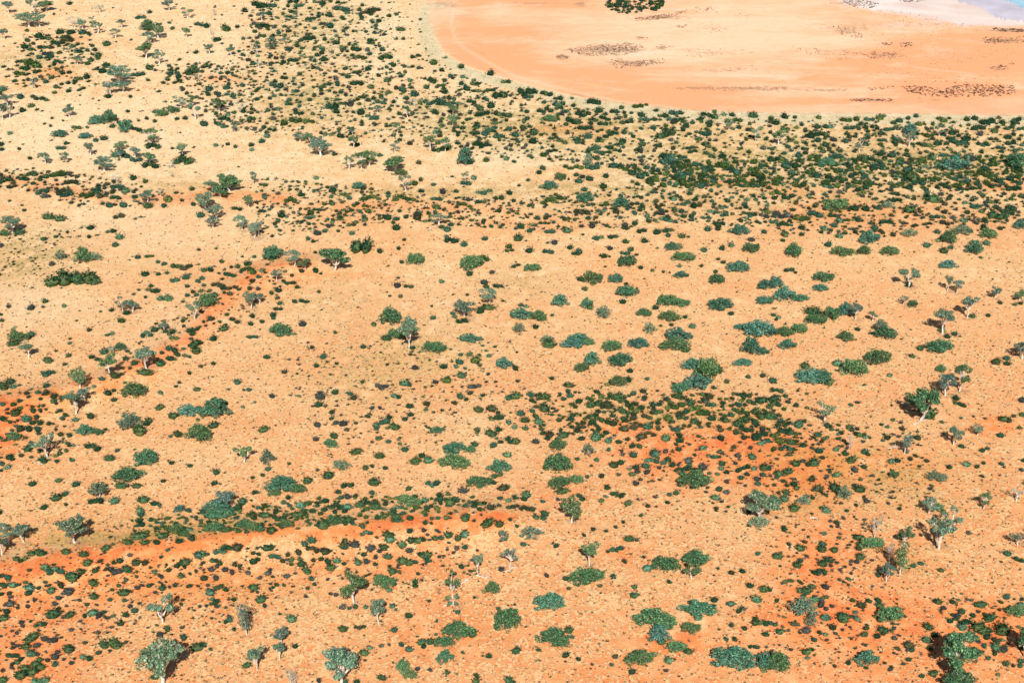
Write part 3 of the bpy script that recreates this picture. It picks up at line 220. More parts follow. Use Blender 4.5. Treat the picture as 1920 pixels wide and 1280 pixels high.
# ------------------------------------------------------------------ materials
def new_mat(name):
    m = bpy.data.materials.new(name); m.use_nodes = True
    nt = m.node_tree; b = nt.nodes['Principled BSDF']
    b.inputs['Roughness'].default_value = 0.9
    b.inputs['Specular IOR Level'].default_value = 0.1
    return m, nt, b
def N(nt, t, **kw):
    n = nt.nodes.new(t)
    for k, v in kw.items(): setattr(n, k, v)
    return n
def mixc(nt, fac, a, b, mode='MIX'):
    n = N(nt, 'ShaderNodeMix', data_type='RGBA', blend_type=mode)
    for sock, v in ((n.inputs[0], fac), (n.inputs[6], a), (n.inputs[7], b)):
        if isinstance(v, (int, float)): sock.default_value = v
        elif isinstance(v, tuple): sock.default_value = (*v, 1)
        else: nt.links.new(v, sock)
    return n.outputs[2]
def mth(nt, op, a, b=0.0, c=None):
    n = N(nt, 'ShaderNodeMath', operation=op)
    for i, v in enumerate((a, b) if c is None else (a, b, c)):
        if isinstance(v, (int, float)): n.inputs[i].default_value = v
        else: nt.links.new(v, n.inputs[i])
    return n.outputs[0]
def mrange(nt, v, a, b, c=0.0, d=1.0):
    n = N(nt, 'ShaderNodeMapRange', clamp=True)
    nt.links.new(v, n.inputs[0])
    for i, q in enumerate((a, b, c, d)): n.inputs[i + 1].default_value = q
    return n.outputs[0]
def noise(nt, vec, scale, detail=3, rough=0.5, dist=0.0):
    n = N(nt, 'ShaderNodeTexNoise'); n.inputs['Scale'].default_value = scale
    n.inputs['Detail'].default_value = detail; n.inputs['Roughness'].default_value = rough; n.inputs['Distortion'].default_value = dist
    nt.links.new(vec, n.inputs['Vector'])
    return n.outputs[0]
def leaf_mat(name, ca, cb, cc, trans=0.0):
    """three leaf tones, picked leaf by leaf, with a slow drift from plant to plant"""
    m, nt, b = new_mat(name)
    g = N(nt, 'ShaderNodeNewGeometry'); oi = N(nt, 'ShaderNodeObjectInfo')
    c = mixc(nt, mrange(nt, g.outputs['Random Per Island'], 0.0, 0.75), ca, cb)
    c = mixc(nt, mrange(nt, g.outputs['Random Per Island'], 0.75, 1.0), c, cc)
    hsv = N(nt, 'ShaderNodeHueSaturation')
    r = oi.outputs['Random']
    nt.links.new(mrange(nt, r, 0, 1, 0.450, 0.525), hsv.inputs['Hue'])
    nt.links.new(mrange(nt, mth(nt, 'FRACT', mth(nt, 'MULTIPLY', r, 7.3)), 0, 1, 0.78, 1.3), hsv.inputs['Value'])
    nt.links.new(c, hsv.inputs['Color'])
    nt.links.new(hsv.outputs[0], b.inputs['Base Color'])
    b.inputs['Roughness'].default_value = 0.7
    return m
LEAF = {
 's': leaf_mat('sage_leaves', (.038, .095, .058), (.13, .215, .135), (.33, .43, .28)),
 'g': leaf_mat('green_leaves', (.016, .066, .030), (.078, .175, .072), (.26, .38, .17)),
 'b': leaf_mat('blue_green_leaves', (.014, .070, .048), (.066, .19, .13), (.24, .40, .28)),
 'p': leaf_mat('pale_grey_leaves', (.22, .25, .19), (.35, .36, .29), (.5, .48, .40)),
 'k': leaf_mat('dark_leaves', (.007, .032, .014), (.026, .072, .032), (.12, .17, .062)),
 'a': leaf_mat('grey_gum_leaves', (.030, .080, .058), (.10, .185, .135), (.30, .39, .31)),
 'm': leaf_mat('mid_green_leaves', (.013, .048, .030), (.042, .115, .068), (.15, .26, .14)),
 'e': leaf_mat('olive_leaves', (.016, .045, .012), (.055, .098, .026), (.15, .20, .055)),
 'o': leaf_mat('brown_olive_leaves', (.022, .034, .016), (.045, .058, .026), (.085, .09, .045)),
 'u': leaf_mat('grey_blue_leaves', (.026, .034, .032), (.055, .064, .056), (.12, .125, .10)),
 'w': leaf_mat('dry_grass_blades', (.40, .24, .10), (.56, .37, .17), (.66, .47, .23)),
 'v': leaf_mat('grey_herb', (.040, .042, .028), (.10, .09, .055), (.24, .19, .10)),
 'r': leaf_mat('dark_brown_samphire', (.045, .03, .02), (.10, .065, .04), (.18, .13, .09)),
}
LEAF_TONE = {'d': 'k', 'e': 'e', 'o': 'o', 'u': 'u', 'g': 'e', 's': 'u', 'b': 'u', 'k': 'k', 'm': 'm'}
def bark_mat(name, a, b_):
    m, nt, b = new_mat(name)
    tc = N(nt, 'ShaderNodeTexCoord')
    nt.links.new(mixc(nt, mrange(nt, noise(nt, tc.outputs['Object'], 9, 4), .42, .62), a, b_), b.inputs['Base Color'])
    b.inputs['Roughness'].default_value = 0.75
    return m
BARK = bark_mat('white_bark', (.78, .70, .60), (.48, .40, .33))
TWIG = bark_mat('pale_grey_twig', (.50, .45, .38), (.30, .26, .21))

def ground_mat():
    m, nt, b = new_mat('desert_sand')
    tc = N(nt, 'ShaderNodeTexCoord'); P = tc.outputs['Object']
    A = N(nt, 'ShaderNodeAttribute', attribute_name='zone_a'); B = N(nt, 'ShaderNodeAttribute', attribute_name='zone_b')
    sa = N(nt, 'ShaderNodeSeparateColor'); sb = N(nt, 'ShaderNodeSeparateColor')
    nt.links.new(A.outputs['Color'], sa.inputs[0]); nt.links.new(B.outputs['Color'], sb.inputs[0])
    red, pale, lake = sa.outputs[0], sa.outputs[1], sa.outputs[2]
    fringe, salt, litter = sb.outputs[0], sb.outputs[1], sb.outputs[2]
    track = B.outputs['Alpha']; straw = A.outputs['Alpha']
    n30 = noise(nt, P, .035, 4, .55); n5 = noise(nt, P, .22, 4, .6); n1 = noise(nt, P, 1.1, 4, .65); n04 = noise(nt, P, 4.5, 3, .6)
    # bare sand, from cream to deep orange red
    rr = mth(nt, 'ADD', mth(nt, 'SUBTRACT', red, mth(nt, 'MULTIPLY', mrange(nt, red, .55, .85), mrange(nt, noise(nt, P, .35, 6, .75), .44, .60, .0, .38))), mth(nt, 'ADD', mrange(nt, n30, .3, .7, -.15, .15), mrange(nt, n5, .3, .7, -.22, .22)))
    ramp = N(nt, 'ShaderNodeValToRGB'); e = ramp.color_ramp.elements
    e[0].position = 0.0; e[0].color = (.84, .62, .37, 1)
    e[1].position = 1.0; e[1].color = (.74, .175, .055, 1)
    for p_, c_ in ((.25, (.84, .52, .27)), (.5, (.82, .36, .15)), (.75, (.79, .25, .08))):
        q = e.new(p_); q.color = (*c_, 1)
    nt.links.new(rr, ramp.inputs[0])
    soil = ramp.outputs[0]   # orange sand
    # dry grass hummocks: pale straw rounds with an uneven rim
    wv = N(nt, 'ShaderNodeVectorMath', operation='ADD')
    nz = N(nt, 'ShaderNodeTexNoise'); nz.inputs['Scale'].default_value = 1.6; nz.inputs['Detail'].default_value = 2
    nt.links.new(P, nz.inputs['Vector'])
    sc_ = N(nt, 'ShaderNodeVectorMath', operation='SCALE'); sc_.inputs['Scale'].default_value = .7
    nt.links.new(nz.outputs['Color'], sc_.inputs[0]); nt.links.new(P, wv.inputs[0]); nt.links.new(sc_.outputs[0], wv.inputs[1])
    vo = N(nt, 'ShaderNodeTexVoronoi', feature='SMOOTH_F1'); vo.inputs['Scale'].default_value = 1.35; vo.inputs['Smoothness'].default_value = .25
    nt.links.new(wv.outputs[0], vo.inputs['Vector'])
    cover = mth(nt, 'SUBTRACT', mth(nt, 'ADD', mth(nt, 'MULTIPLY', straw, .50), mrange(nt, n5, .3, .7, -.20, .20)), mth(nt, 'ADD', mth(nt, 'MULTIPLY', vo.outputs['Distance'], .45), mrange(nt, noise(nt, P, 1.7, 5, .7), .32, .68, .0, .42)))
    cov = mrange(nt, cover, -.035, .045)
    strawc = mixc(nt, mrange(nt, n1, .35, .65), (.72, .48, .22), (.88, .66, .39))
    strawc = mixc(nt, mth(nt, 'MULTIPLY', red, .55), strawc, (.80, .42, .17))
    c = mixc(nt, mth(nt, 'MULTIPLY', cov, .82), soil, strawc)
    c = mixc(nt, mth(nt, 'MULTIPLY', mth(nt, 'MULTIPLY', mrange(nt, noise(nt, P, .9, 5, .75), .48, .60), straw), .5), c, (.54, .37, .17))
    c = mixc(nt, mth(nt, 'MULTIPLY', pale, mrange(nt, n5, .3, .7, .55, 1.0)), c, (.84, .68, .44))
    # dry litter and yellow green herbs
    lt = mth(nt, 'MULTIPLY', litter, mrange(nt, mth(nt, 'ADD', n5, mth(nt, 'MULTIPLY', n1, .6)), .66, .86))
    c = mixc(nt, mth(nt, 'MULTIPLY', lt, .85), c, mixc(nt, mrange(nt, n1, .35, .65), (.30, .27, .10), mixc(nt, mrange(nt, red, .3, .6), (.60, .46, .20), (.72, .38, .10))))
    # grey brown leaf litter under the trees, and brown smears on the lake bed
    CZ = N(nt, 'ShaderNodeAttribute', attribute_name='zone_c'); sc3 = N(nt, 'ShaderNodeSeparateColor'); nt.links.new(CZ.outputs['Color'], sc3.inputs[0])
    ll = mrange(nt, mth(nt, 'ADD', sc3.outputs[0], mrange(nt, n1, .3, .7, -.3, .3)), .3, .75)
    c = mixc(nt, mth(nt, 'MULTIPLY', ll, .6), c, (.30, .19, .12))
    # small dark twigs and dung-brown specks of dead herb
    sp = mrange(nt, noise(nt, P, 2.6, 3, .6), .60, .68)
    c = mixc(nt, mth(nt, 'MULTIPLY', mth(nt, 'MULTIPLY', sp, straw), .7), c, (.27, .20, .11))
    # lake bed
    st = N(nt, 'ShaderNodeMapping'); st.inputs['Scale'].default_value = (.55, 1.15, 1); nt.links.new(P, st.inputs['Vector'])
    l1 = noise(nt, st.outputs[0], .028, 5, .6, .6); l2 = noise(nt, st.outputs[0], .16, 4, .65, .4); l3 = noise(nt, P, 1.2, 3, .6)
    lr = mth(nt, 'ADD', mth(nt, 'MULTIPLY', sb.outputs[0], 0.0), mth(nt, 'ADD', mth(nt, 'MULTIPLY', l1, .6), mth(nt, 'MULTIPLY', l2, .4)))
    lk = mixc(nt, mrange(nt, mth(nt, 'ADD', lr, mth(nt, 'MULTIPLY', red, .42)),   .5, .80), (.86, .56, .36), (.82, .36, .17))
    lk = mixc(nt, mrange(nt, l3, .4, .7, 0, .16), lk, (.90, .66, .47))
    lk = mixc(nt, mrange(nt, noise(nt, st.outputs[0], .07, 6, .75, 1.2), .60, .72, 0, .45), lk, (.62, .33, .17))
    lk = mixc(nt, mrange(nt, noise(nt, st.outputs[0], .045, 5, .7, .8), .55, .75, 0, .5), lk, (.88, .70, .54))
    lk = mixc(nt, mrange(nt, noise(nt, P, .3, 6, .8), .52, .70, 0, .4), lk, (.70, .42, .24))
    lk = mixc(nt, mth(nt, 'MULTIPLY', track, .4), lk, (.90, .62, .42))
    sm = mrange(nt, mth(nt, 'ADD', sc3.outputs[1], mrange(nt, noise(nt, P, .35, 5, .7), .35, .65, -.4, .4)), .25, .7)
    lk = mixc(nt, mth(nt, 'MULTIPLY', sm, .75), lk, (.38, .23, .14))
    c = mixc(nt, mrange(nt, mth(nt, 'ADD', lake, mth(nt, 'ADD', mrange(nt, n1, .3, .7, -.12, .12), mrange(nt, n5, .3, .7, -.28, .28))), .42, .58), c, lk)
    # grey green fringe of salt tolerant herb along the shore
    fr = mrange(nt, mth(nt, 'ADD', fringe, mrange(nt, n5, .3, .7, -.35, .25)), .25, .8)
    c = mixc(nt, mth(nt, 'MULTIPLY', fr, .8), c, mixc(nt, mrange(nt, n5, .35, .65), (.44, .42, .24), (.78, .66, .44)))
    # damp, darker clay just inside the shore
    c = mixc(nt, mth(nt, 'MULTIPLY', sc3.outputs[2], mrange(nt, noise(nt, P, .09, 6, .75), .35, .65, .05, .6)), c, (.62, .40, .25))
    # salt crust
    s_ = mrange(nt, mth(nt, 'ADD', salt, mrange(nt, noise(nt, P, .12, 6, .75), .3, .7, -.5, .4)), .3, .85)
    c = mixc(nt, s_, c, mixc(nt, mrange(nt, l1, .35, .6), (.66, .52, .46), (.78, .68, .63)))
    c = mixc(nt, mth(nt, 'MULTIPLY', mrange(nt, noise(nt, P, .55, 6, .75), .5, .68), mth(nt, 'SUBTRACT', .42, mth(nt, 'MULTIPLY', lake, .3))), c, mixc(nt, red, (.66, .45, .22), (.64, .25, .08)))
    nt.links.new(c, b.inputs['Base Color'])
    bp = N(nt, 'ShaderNodeBump'); bp.inputs['Strength'].default_value = .55; bp.inputs['Distance'].default_value = .25
    nt.links.new(mth(nt, 'ADD', mth(nt, 'MULTIPLY', mth(nt, 'MULTIPLY', cov, .8), mth(nt, 'SUBTRACT', 1.0, lake)), mth(nt, 'ADD', mth(nt, 'MULTIPLY', n04, .5), mth(nt, 'MULTIPLY', n1, .5))), bp.inputs['Height'])
    nt.links.new(bp.outputs[0], b.inputs['Normal'])
    b.inputs['Roughness'].default_value = .95
    return m

# ------------------------------------------------------------------ the ground, one sheet to the horizon
def axis(lo, hi, step, far):
    a = list(np.arange(lo, hi + step, step)); s = step
    up = []; v = a[-1]
    while v < far: s *= 1.35; v += s; up.append(v)
    dn = []; v = a[0]; s = step
    while v > -far: s *= 1.35; v -= s; dn.append(v)
    return np.array(dn[::-1] + a + up)
def build_mesh(name, verts, quads, mats=None, midx=None, tris=None):
    me = bpy.data.meshes.new(name)
    nq = len(quads) if quads is not None else 0; nt_ = len(tris) if tris is not None else 0
    me.vertices.add(len(verts)); me.vertices.foreach_set('co', np.asarray(verts, np.float32).ravel())
    loops = np.concatenate([np.asarray(quads, np.int32).ravel() if nq else np.zeros(0, np.int32), np.asarray(tris, np.int32).ravel() if nt_ else np.zeros(0, np.int32)])
    me.loops.add(len(loops)); me.loops.foreach_set('vertex_index', loops)
    starts = np.concatenate([np.arange(nq) * 4, nq * 4 + np.arange(nt_) * 3]).astype(np.int32)
    me.polygons.add(nq + nt_); me.polygons.foreach_set('loop_start', starts)
    for m in mats or []: me.materials.append(m)
    if midx is not None: me.polygons.foreach_set('material_index', np.asarray(midx, np.int32))
    me.update(calc_edges=True); me.validate()
    return me
def link(name, me, parent=None, loc=None, **props):
    o = bpy.data.objects.new(name, me); COL.objects.link(o)
    if parent is not None: o.parent = parent
    if loc is not None: o.location = loc
    for k, v in props.items():
        if v: o[k] = v
    return o
X = axis(-300, 300, 1.2, 9000); Y = axis(140, 700, 1.2, 9000)
gx, gy = np.meshgrid(X, Y)
gz = ground(gx, gy) * ((np.abs(gx) < 3000) & (np.abs(gy) < 3000))
ok = gy > 40
vx = np.where(ok, gx, 0); vy = np.where(ok, gy, 300.0)
qx, qy, _ = px_of(vx, vy, 0 * gz)
sd = shore_dist(qx, qy)
redf = np.interp(qy, [-400, 0, 200, 330, 450, 700, 900, 1100, 1280], [.12, .12, .14, .19, .35, .45, .54, .62, .69]) + .07 * sstep(qx, 700, 1700)
for pts, w, a in RED_LINES:
    redf = redf + (a * .47) * np.exp(-(poly_dist(qx, qy + 5 * np.sin(qx / 19 + 1.5 * np.sin(qx / 7.3)) + 3 * np.sin(qx / 5.1), pts, .6) / (w * (1.15 + .5 * np.sin(qx / 31 + qy / 9)))) ** 2)
redf = redf + .40 * spots(qx, qy, RED_SPOTS)
lake = 1 - sstep(sd, -6, 5)
shore_orange = np.exp(-((sd + 22) / 26.0) ** 2) * lake  # lake bed sand turns more orange just inside the shore
pale = np.clip(spots(qx, qy, PALE_SPOTS), 0, 1) * .8
straw = np.interp(qy, [-400, 0, 300, 450, 1280], [.55, .55, .6, .8, .95])
straw = straw * (1 - .8 * np.clip((redf - .66) / .25, 0, 1)) * (1 - lake)
LAKE_RED = [(900,95,90,28,.6),(940,125,70,10,.6),(1010,5,60,10,.7),(1100,140,120,14,.5),(1240,170,120,10,.6),(1350,200,200,9,.35),(1560,188,160,7,.4),(1800,168,130,12,.9),(1830,100,150,34,1.0),(1700,120,160,20,.5),(1500,150,80,8,.4),(1250,188,80,7,.5),(960,60,60,10,.4),(880,30,30,30,.4)]
LAKE_PALE = [(1400,70,180,30,.7),(1150,90,140,26,.4),(1300,45,160,20,.4),(1600,75,60,12,.5),(1460,20,120,20,.4),(1590,170,120,6,.5),(1900,165,30,6,.8)]
redf = np.where(lake > .5, .40 + .9 * spots(qx, qy, LAKE_RED) - .7 * spots(qx, qy, LAKE_PALE) + .10 * shore_orange, redf)
fringe = np.clip(np.exp(-((sd - 9) / 13.0) ** 2) * sstep(qx, 760, 860) * (1 - lake * .9) * 1.05 + .8 * np.exp(-((qx - 800) / 26) ** 2 - ((qy - 55) / 60) ** 2), 0, 1)
fringe = fringe + .55 * np.exp(-((qx - 830) / 30) ** 2 - ((qy - 12) / 10) ** 2) + .6 * np.exp(-((sd + 1) / 3.0) ** 2) * sstep(qx, 1050, 1200)
isl = np.exp(-((qx - 1190) / 68) ** 4 - ((qy - 8) / 20) ** 4); fringe = fringe + .7 * isl * (1 - np.exp(-((qx - 1190) / 48) ** 4 - ((qy - 4) / 14) ** 4))
salt = 1.0 * sstep(qx - 1640 - (qy - 30) * 5.2, 0, 130) * (1 - sstep(qy, 42, 60)) + .55 * np.exp(-((qx - 1700) / 90) ** 2 - ((qy - 50) / 11) ** 2) + .4 * np.exp(-((qx - 1660) / 60) ** 2 - ((qy - 10) / 14) ** 2)
litter = np.clip(spots(qx, qy, LITTER), 0, 1)
TRACK = [(856,-60),(854,0),(848,30),(847,50),(853,72),(872,92),(905,112),(945,133),(975,146),(1060,168),(1160,191),(1260,202)]
tr = np.exp(-(poly_dist(qx, qy, TRACK, 1.0) / 2.4) ** 2)
def clean(a, d): return np.where(ok, np.clip(a, 0, 1), d)
za = np.stack([clean(redf, .55), clean(pale, 0), clean(lake, 0), clean(straw, .9)], -1)
zb = np.stack([clean(fringe, 0), clean(salt, 0), clean(litter, .1), clean(tr, 0)], -1)
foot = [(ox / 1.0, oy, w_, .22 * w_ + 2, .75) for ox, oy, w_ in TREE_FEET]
SMEAR = [(1700,20,70,10,.45),(1560,6,30,5,.3),(1780,110,140,14,.22),(1890,75,30,5,.6),(1905,57,30,3,.9),(905,100,60,5,.2),(1010,70,50,3,.2),(1140,93,72,9,.9),(1190,118,50,6,.8),(1055,108,12,4,.9),(1240,33,50,4,.8),(1202,71,12,2.5,.6),(1245,89,18,4,.5),(1800,170,110,8,.45),(1630,188,38,2.5,.8),(1600,8,30,6,.5),(1592,60,32,8,.45),(1660,103,36,5,.5),
 (1430,166,90,3.5,.8),(1300,165,50,3,.6),(1360,133,60,3,.4),(1360,98,60,6,.35),(1330,52,40,8,.3),(1545,170,40,2.5,.6),(1640,50,120,8,.35),(1860,78,40,5,.5),(1880,58,60,3,.6),(1872,127,20,4,.5),(1700,84,18,4,.5),(1000,6,60,5,.4),(1090,8,12,5,.8),(830,10,30,6,.8),(1550,97,80,4,.35),(1750,190,120,9,.25),(1500,130,200,3,.2)]
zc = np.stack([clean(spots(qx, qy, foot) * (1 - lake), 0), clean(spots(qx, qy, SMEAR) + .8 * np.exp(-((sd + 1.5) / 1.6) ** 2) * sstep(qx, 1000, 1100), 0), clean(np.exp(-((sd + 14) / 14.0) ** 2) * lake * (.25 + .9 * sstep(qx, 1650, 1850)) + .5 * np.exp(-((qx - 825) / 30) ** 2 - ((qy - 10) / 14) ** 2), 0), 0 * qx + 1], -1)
nx, ny = len(X), len(Y)
idx = np.arange(nx * ny).reshape(ny, nx)
quads = np.stack([idx[:-1, :-1], idx[:-1, 1:], idx[1:, 1:], idx[1:, :-1]], -1).reshape(-1, 4)
me = build_mesh('ground', np.stack([gx, gy, gz], -1).reshape(-1, 3), quads, [ground_mat()])
for nm, z in (('zone_a', za), ('zone_b', zb), ('zone_c', zc)):
    at = me.attributes.new(nm, 'FLOAT_COLOR', 'POINT'); at.data.foreach_set('color', z.astype(np.float32).ravel())
me.polygons.foreach_set('use_smooth', np.ones(len(me.polygons), bool))
link('ground', me, kind='structure')

# shallow salt water, top right corner of the view, a few millimetres above the lake bed
def water(name, shore, col, z):
    P = [unproject(*p)[:2] for p in shore]
    rng = random.Random(5); out = []
    for (a, b) in zip(P[:-1], P[1:]):
        for i in range(14):
            t = i / 14
            k = 1 + (rng.uniform(-1.4, 1.4) + 1.8 * math.sin(i * 1.3 + a[0])) / 600
            out.append(((a[0] + (b[0] - a[0]) * t) * k, (a[1] + (b[1] - a[1]) * t) * k, z))
    n = len(out)
    V = out + [(p[0] * 1.3, p[1] * 1.3, z) for p in out]      # the lake goes on beyond the view
    me = bpy.data.meshes.new(name); me.from_pydata(V, [], [(i, i + 1, n + i + 1, n + i) for i in range(n - 1)]); me.update()
    m, nt, b = new_mat(name)
    tc = N(nt, 'ShaderNodeTexCoord')
    nt.links.new(mixc(nt, mrange(nt, noise(nt, tc.outputs['Object'], .05, 4, .6, .5), .3, .7), col, tuple(min(1, c * 1.35 + .05) for c in col)), b.inputs['Base Color'])
    b.inputs['Roughness'].default_value = .35; b.inputs['Specular IOR Level'].default_value = .3
    me.materials.append(m)
    return link(name, me, kind='structure')
water('lake_water', [(1745,-8),(1790,1),(1835,13),(1852,22),(1868,33),(1890,38),(1925,41),(2300,46)], (.50, .45, .52), .02)
water('deep_lake_water', [(1868,-8),(1880,0),(1900,6),(1912,14),(1930,17),(2300,20)], (.27, .45, .56), .03)

# ------------------------------------------------------------------ plant building blocks
def leaf_quads(rng, centres, radii, n_each, size, shell=.55, up=.35):
    """n_each small leaf sprays on and just inside the skin of every clump"""
    V = []
    for c, r, n in zip(centres, radii, n_each):
        d = rng.normal(size=(n, 3)); d /= np.linalg.norm(d, axis=1)[:, None]
        rad = rng.uniform(shell, 1.0, n) ** .6
        p = np.asarray(c) + d * rad[:, None] * np.asarray(r)
        nrm = d * 1.0 + rng.normal(size=(n, 3)) * .42 + np.array([0, 0, up])
        nrm /= np.linalg.norm(nrm, axis=1)[:, None]
        t = np.cross(nrm, rng.normal(size=(n, 3))); t /= np.linalg.norm(t, axis=1)[:, None]
        b = np.cross(nrm, t)
        s = size * rng.uniform(.55, 1.35, n)[:, None]; k = rng.uniform(.45, .9, n)[:, None]
        V.append(np.stack([p - t * s, p - b * s * k, p + t * s, p + b * s * k], 1))
    V = np.concatenate(V).reshape(-1, 3)
    return V, np.arange(len(V)).reshape(-1, 4)
def tube(paths, sides=6):
    """one mesh of tapered limbs: [(points, radii)]"""
    V, F = [], []
    for pts, rad in paths:
        pts = np.asarray(pts, float); base = len(V); n = len(pts)
        for i in range(n):
            a = pts[min(i + 1, n - 1)] - pts[max(i - 1, 0)]; a /= (np.linalg.norm(a) + 1e-9)
            u = np.cross(a, (0.3, 1, .2)); u /= (np.linalg.norm(u) + 1e-9); w = np.cross(a, u)
            for k in range(sides):
                q = 2 * math.pi * k / sides
                V.append(pts[i] + rad[i] * (math.cos(q) * u + math.sin(q) * w))
        for i in range(n - 1):
            for k in range(sides):
                F.append((base + i * sides + k, base + i * sides + (k + 1) % sides, base + (i + 1) * sides + (k + 1) % sides, base + (i + 1) * sides + k))
    return np.array(V), np.array(F)
def limb(rng, a, b, r0, r1, n=5, wob=.03):
    a, b = np.asarray(a, float), np.asarray(b, float)
    P = [a + (b - a) * (i / (n - 1)) + (rng.normal(size=3) * wob if 0 < i < n - 1 else 0) for i in range(n)]
    return P, list(np.linspace(r0, r1, n))

# ------------------------------------------------------------------ gum trees (unit template: one wide, one high)
GUM = {}
def gum_meshes(shape, colour, v):
    key = (shape, colour, v)
    if key in GUM: return GUM[key]
    rng = np.random.default_rng(abs(hash_(shape + colour + str(v))) % 99991)
    limbs, C, R, NN = [], [], [], []
    lean = rng.uniform(-.07, .07, 2)
    def crown(c, r, n): C.append(c); R.append(r); NN.append(n)
    if shape == 't':
        top = np.array([lean[0], lean[1], .86])
        limbs.append(limb(rng, (0, 0, -.02), top, .035, .008, 7, .02))
        for i in range(8):
            z = .36 + .075 * i; a = rng.uniform(0, 6.28); q = .17 * (1 - abs(z - .62) * 1.1)
            c = np.array([math.cos(a) * q, math.sin(a) * q, z])
            crown(c, (.25, .25, .08), 170); limbs.append(limb(rng, top * (z - .08) / .86, c, .014, .004))
    else:
        fork = {'s': .34, 'w': .24, 'f': .22, 'x': .28}[shape]
        f0 = np.array([lean[0], lean[1], fork])
        limbs.append(limb(rng, (0, 0, -.02), f0, .045 if shape != 'w' else .05, .034, 5, .012))
        if shape == 's': mains, zr, spread, cr, n = 7, (.48, .80), .29, (.165, .165, .12), 145
        elif shape == 'w': mains, zr, spread, cr, n = 10, (.52, .84), .31, (.15, .15, .10), 130
        elif shape == 'f': mains, zr, spread, cr, n = 4, (.48, .84), .29, (.16, .16, .13), 210
        else: mains, zr, spread, cr, n = 6, (.44, .88), .30, (.14, .14, .11), 100
        if shape == 'w' and colour == 'g': mains, zr, cr, n = 11, (.43, .84), (.155, .155, .11), 175     # full leafy crowns
        a0 = rng.uniform(0, 6.28)
        for i in range(mains):
            a = a0 + 6.283 * i / mains + rng.uniform(-.35, .35); q = spread * rng.uniform(.65, 1.1)
            z = rng.uniform(*zr)
            c = np.array([math.cos(a) * q, math.sin(a) * q, z])
            limbs.append(limb(rng, f0, c + (0, 0, .06), .032, .012, 6, .028))
            sc = rng.uniform(.8, 1.15)
            crown(c + (0, 0, .03), tuple(np.array(cr) * sc), n)
            for j in range(3):
                d = np.array([math.cos(a + rng.uniform(-1.3, 1.3)), math.sin(a + rng.uniform(-1.3, 1.3)), rng.uniform(.0, .6)]) * rng.uniform(.10, .17)
                crown(c + d, tuple(np.array(cr) * rng.uniform(.4, .65)), int(n * .35)); limbs.append(limb(rng, c - (0, 0, .04), c + d, .010, .004, 3))
        if shape in 'sw':
            for i in range(3 if shape == 's' else 5):
                a = rng.uniform(0, 6.28); q = rng.uniform(.02, .17)
                c = np.array([math.cos(a) * q, math.sin(a) * q, rng.uniform(.72, .9)])
                crown(c, tuple(np.array(cr) * rng.uniform(.65, .9)), int(n * .7)); limbs.append(limb(rng, f0, c, .022, .006, 5, .02))
    if colour == 'p': NN = [max(8, int(q * .35)) for q in NN]
    V, Q = leaf_quads(rng, C, R, NN, .025)
    hi = np.percentile(np.abs(V[:, :2]), 98)
    V[:, :2] *= .5 / hi
    tv, tq = tube(limbs, 6); tv[:, :2] *= .5 / hi
    zt = V[:, 2].max(); V[:, 2] /= zt; tv[:, 2] /= zt
    GUM[key] = (build_mesh('gum_trunk', tv, tq, [BARK]), build_mesh('gum_crown', V, Q, [LEAF['a' if colour == 'b' else colour]]))
    return GUM[key]

# ------------------------------------------------------------------ broad shrubs (unit: one wide, one deep, one high)
SHRUB = {}
def shrub_meshes(colour, v):
    key = (colour, v)
    if key in SHRUB: return SHRUB[key]
    rng = np.random.default_rng(1000 + hash_(colour) % 7919 + v * 17)
    C, R, NN, limbs = [], [], [], []
    n = 26 if colour != 's' else 19
    for i in range(n):
        a = i * 2.4 + rng.uniform(-.5, .5); q = .40 * math.sqrt((i + .3) / n) * rng.uniform(.85, 1.12)
        z = .80 * math.sqrt(max(.02, 1 - (q / .46) ** 2)) * rng.uniform(.62, 1.05)
        c = np.array([math.cos(a) * q, math.sin(a) * q, max(.13, z - .1)])
        s = rng.uniform(.7, 1.25)
        C.append(c); R.append((.105 * s, .105 * s, .15 * s)); NN.append(90 if colour != 's' else 48)
        if i % 2 == 0: limbs.append(limb(rng, (c[0] * .1, c[1] * .1, 0), c + (0, 0, .12 * s), .013, .004, 4, .02))
        d = rng.normal(size=3); d[2] = abs(d[2]); d /= np.linalg.norm(d)
        C.append(c + d * .12 * s); R.append((.055, .055, .08)); NN.append(30)
        if z > .45 and i % 2: C.append(c * (.9, .9, .4)); R.append((.12, .12, .16)); NN.append(40)
    V, Q = leaf_quads(rng, C, R, NN, .026)
    V[:, 2] = np.maximum(V[:, 2], .0)
    V[:, :2] *= .5 / np.percentile(np.abs(V[:, :2]), 99); V[:, 2] /= np.percentile(V[:, 2], 99.5)
    tv, tq = tube(limbs, 4)
    SHRUB[key] = (build_mesh('shrub_foliage', V, Q, [LEAF[colour]]), build_mesh('shrub_stems', tv, tq, [TWIG]))
    return SHRUB[key]

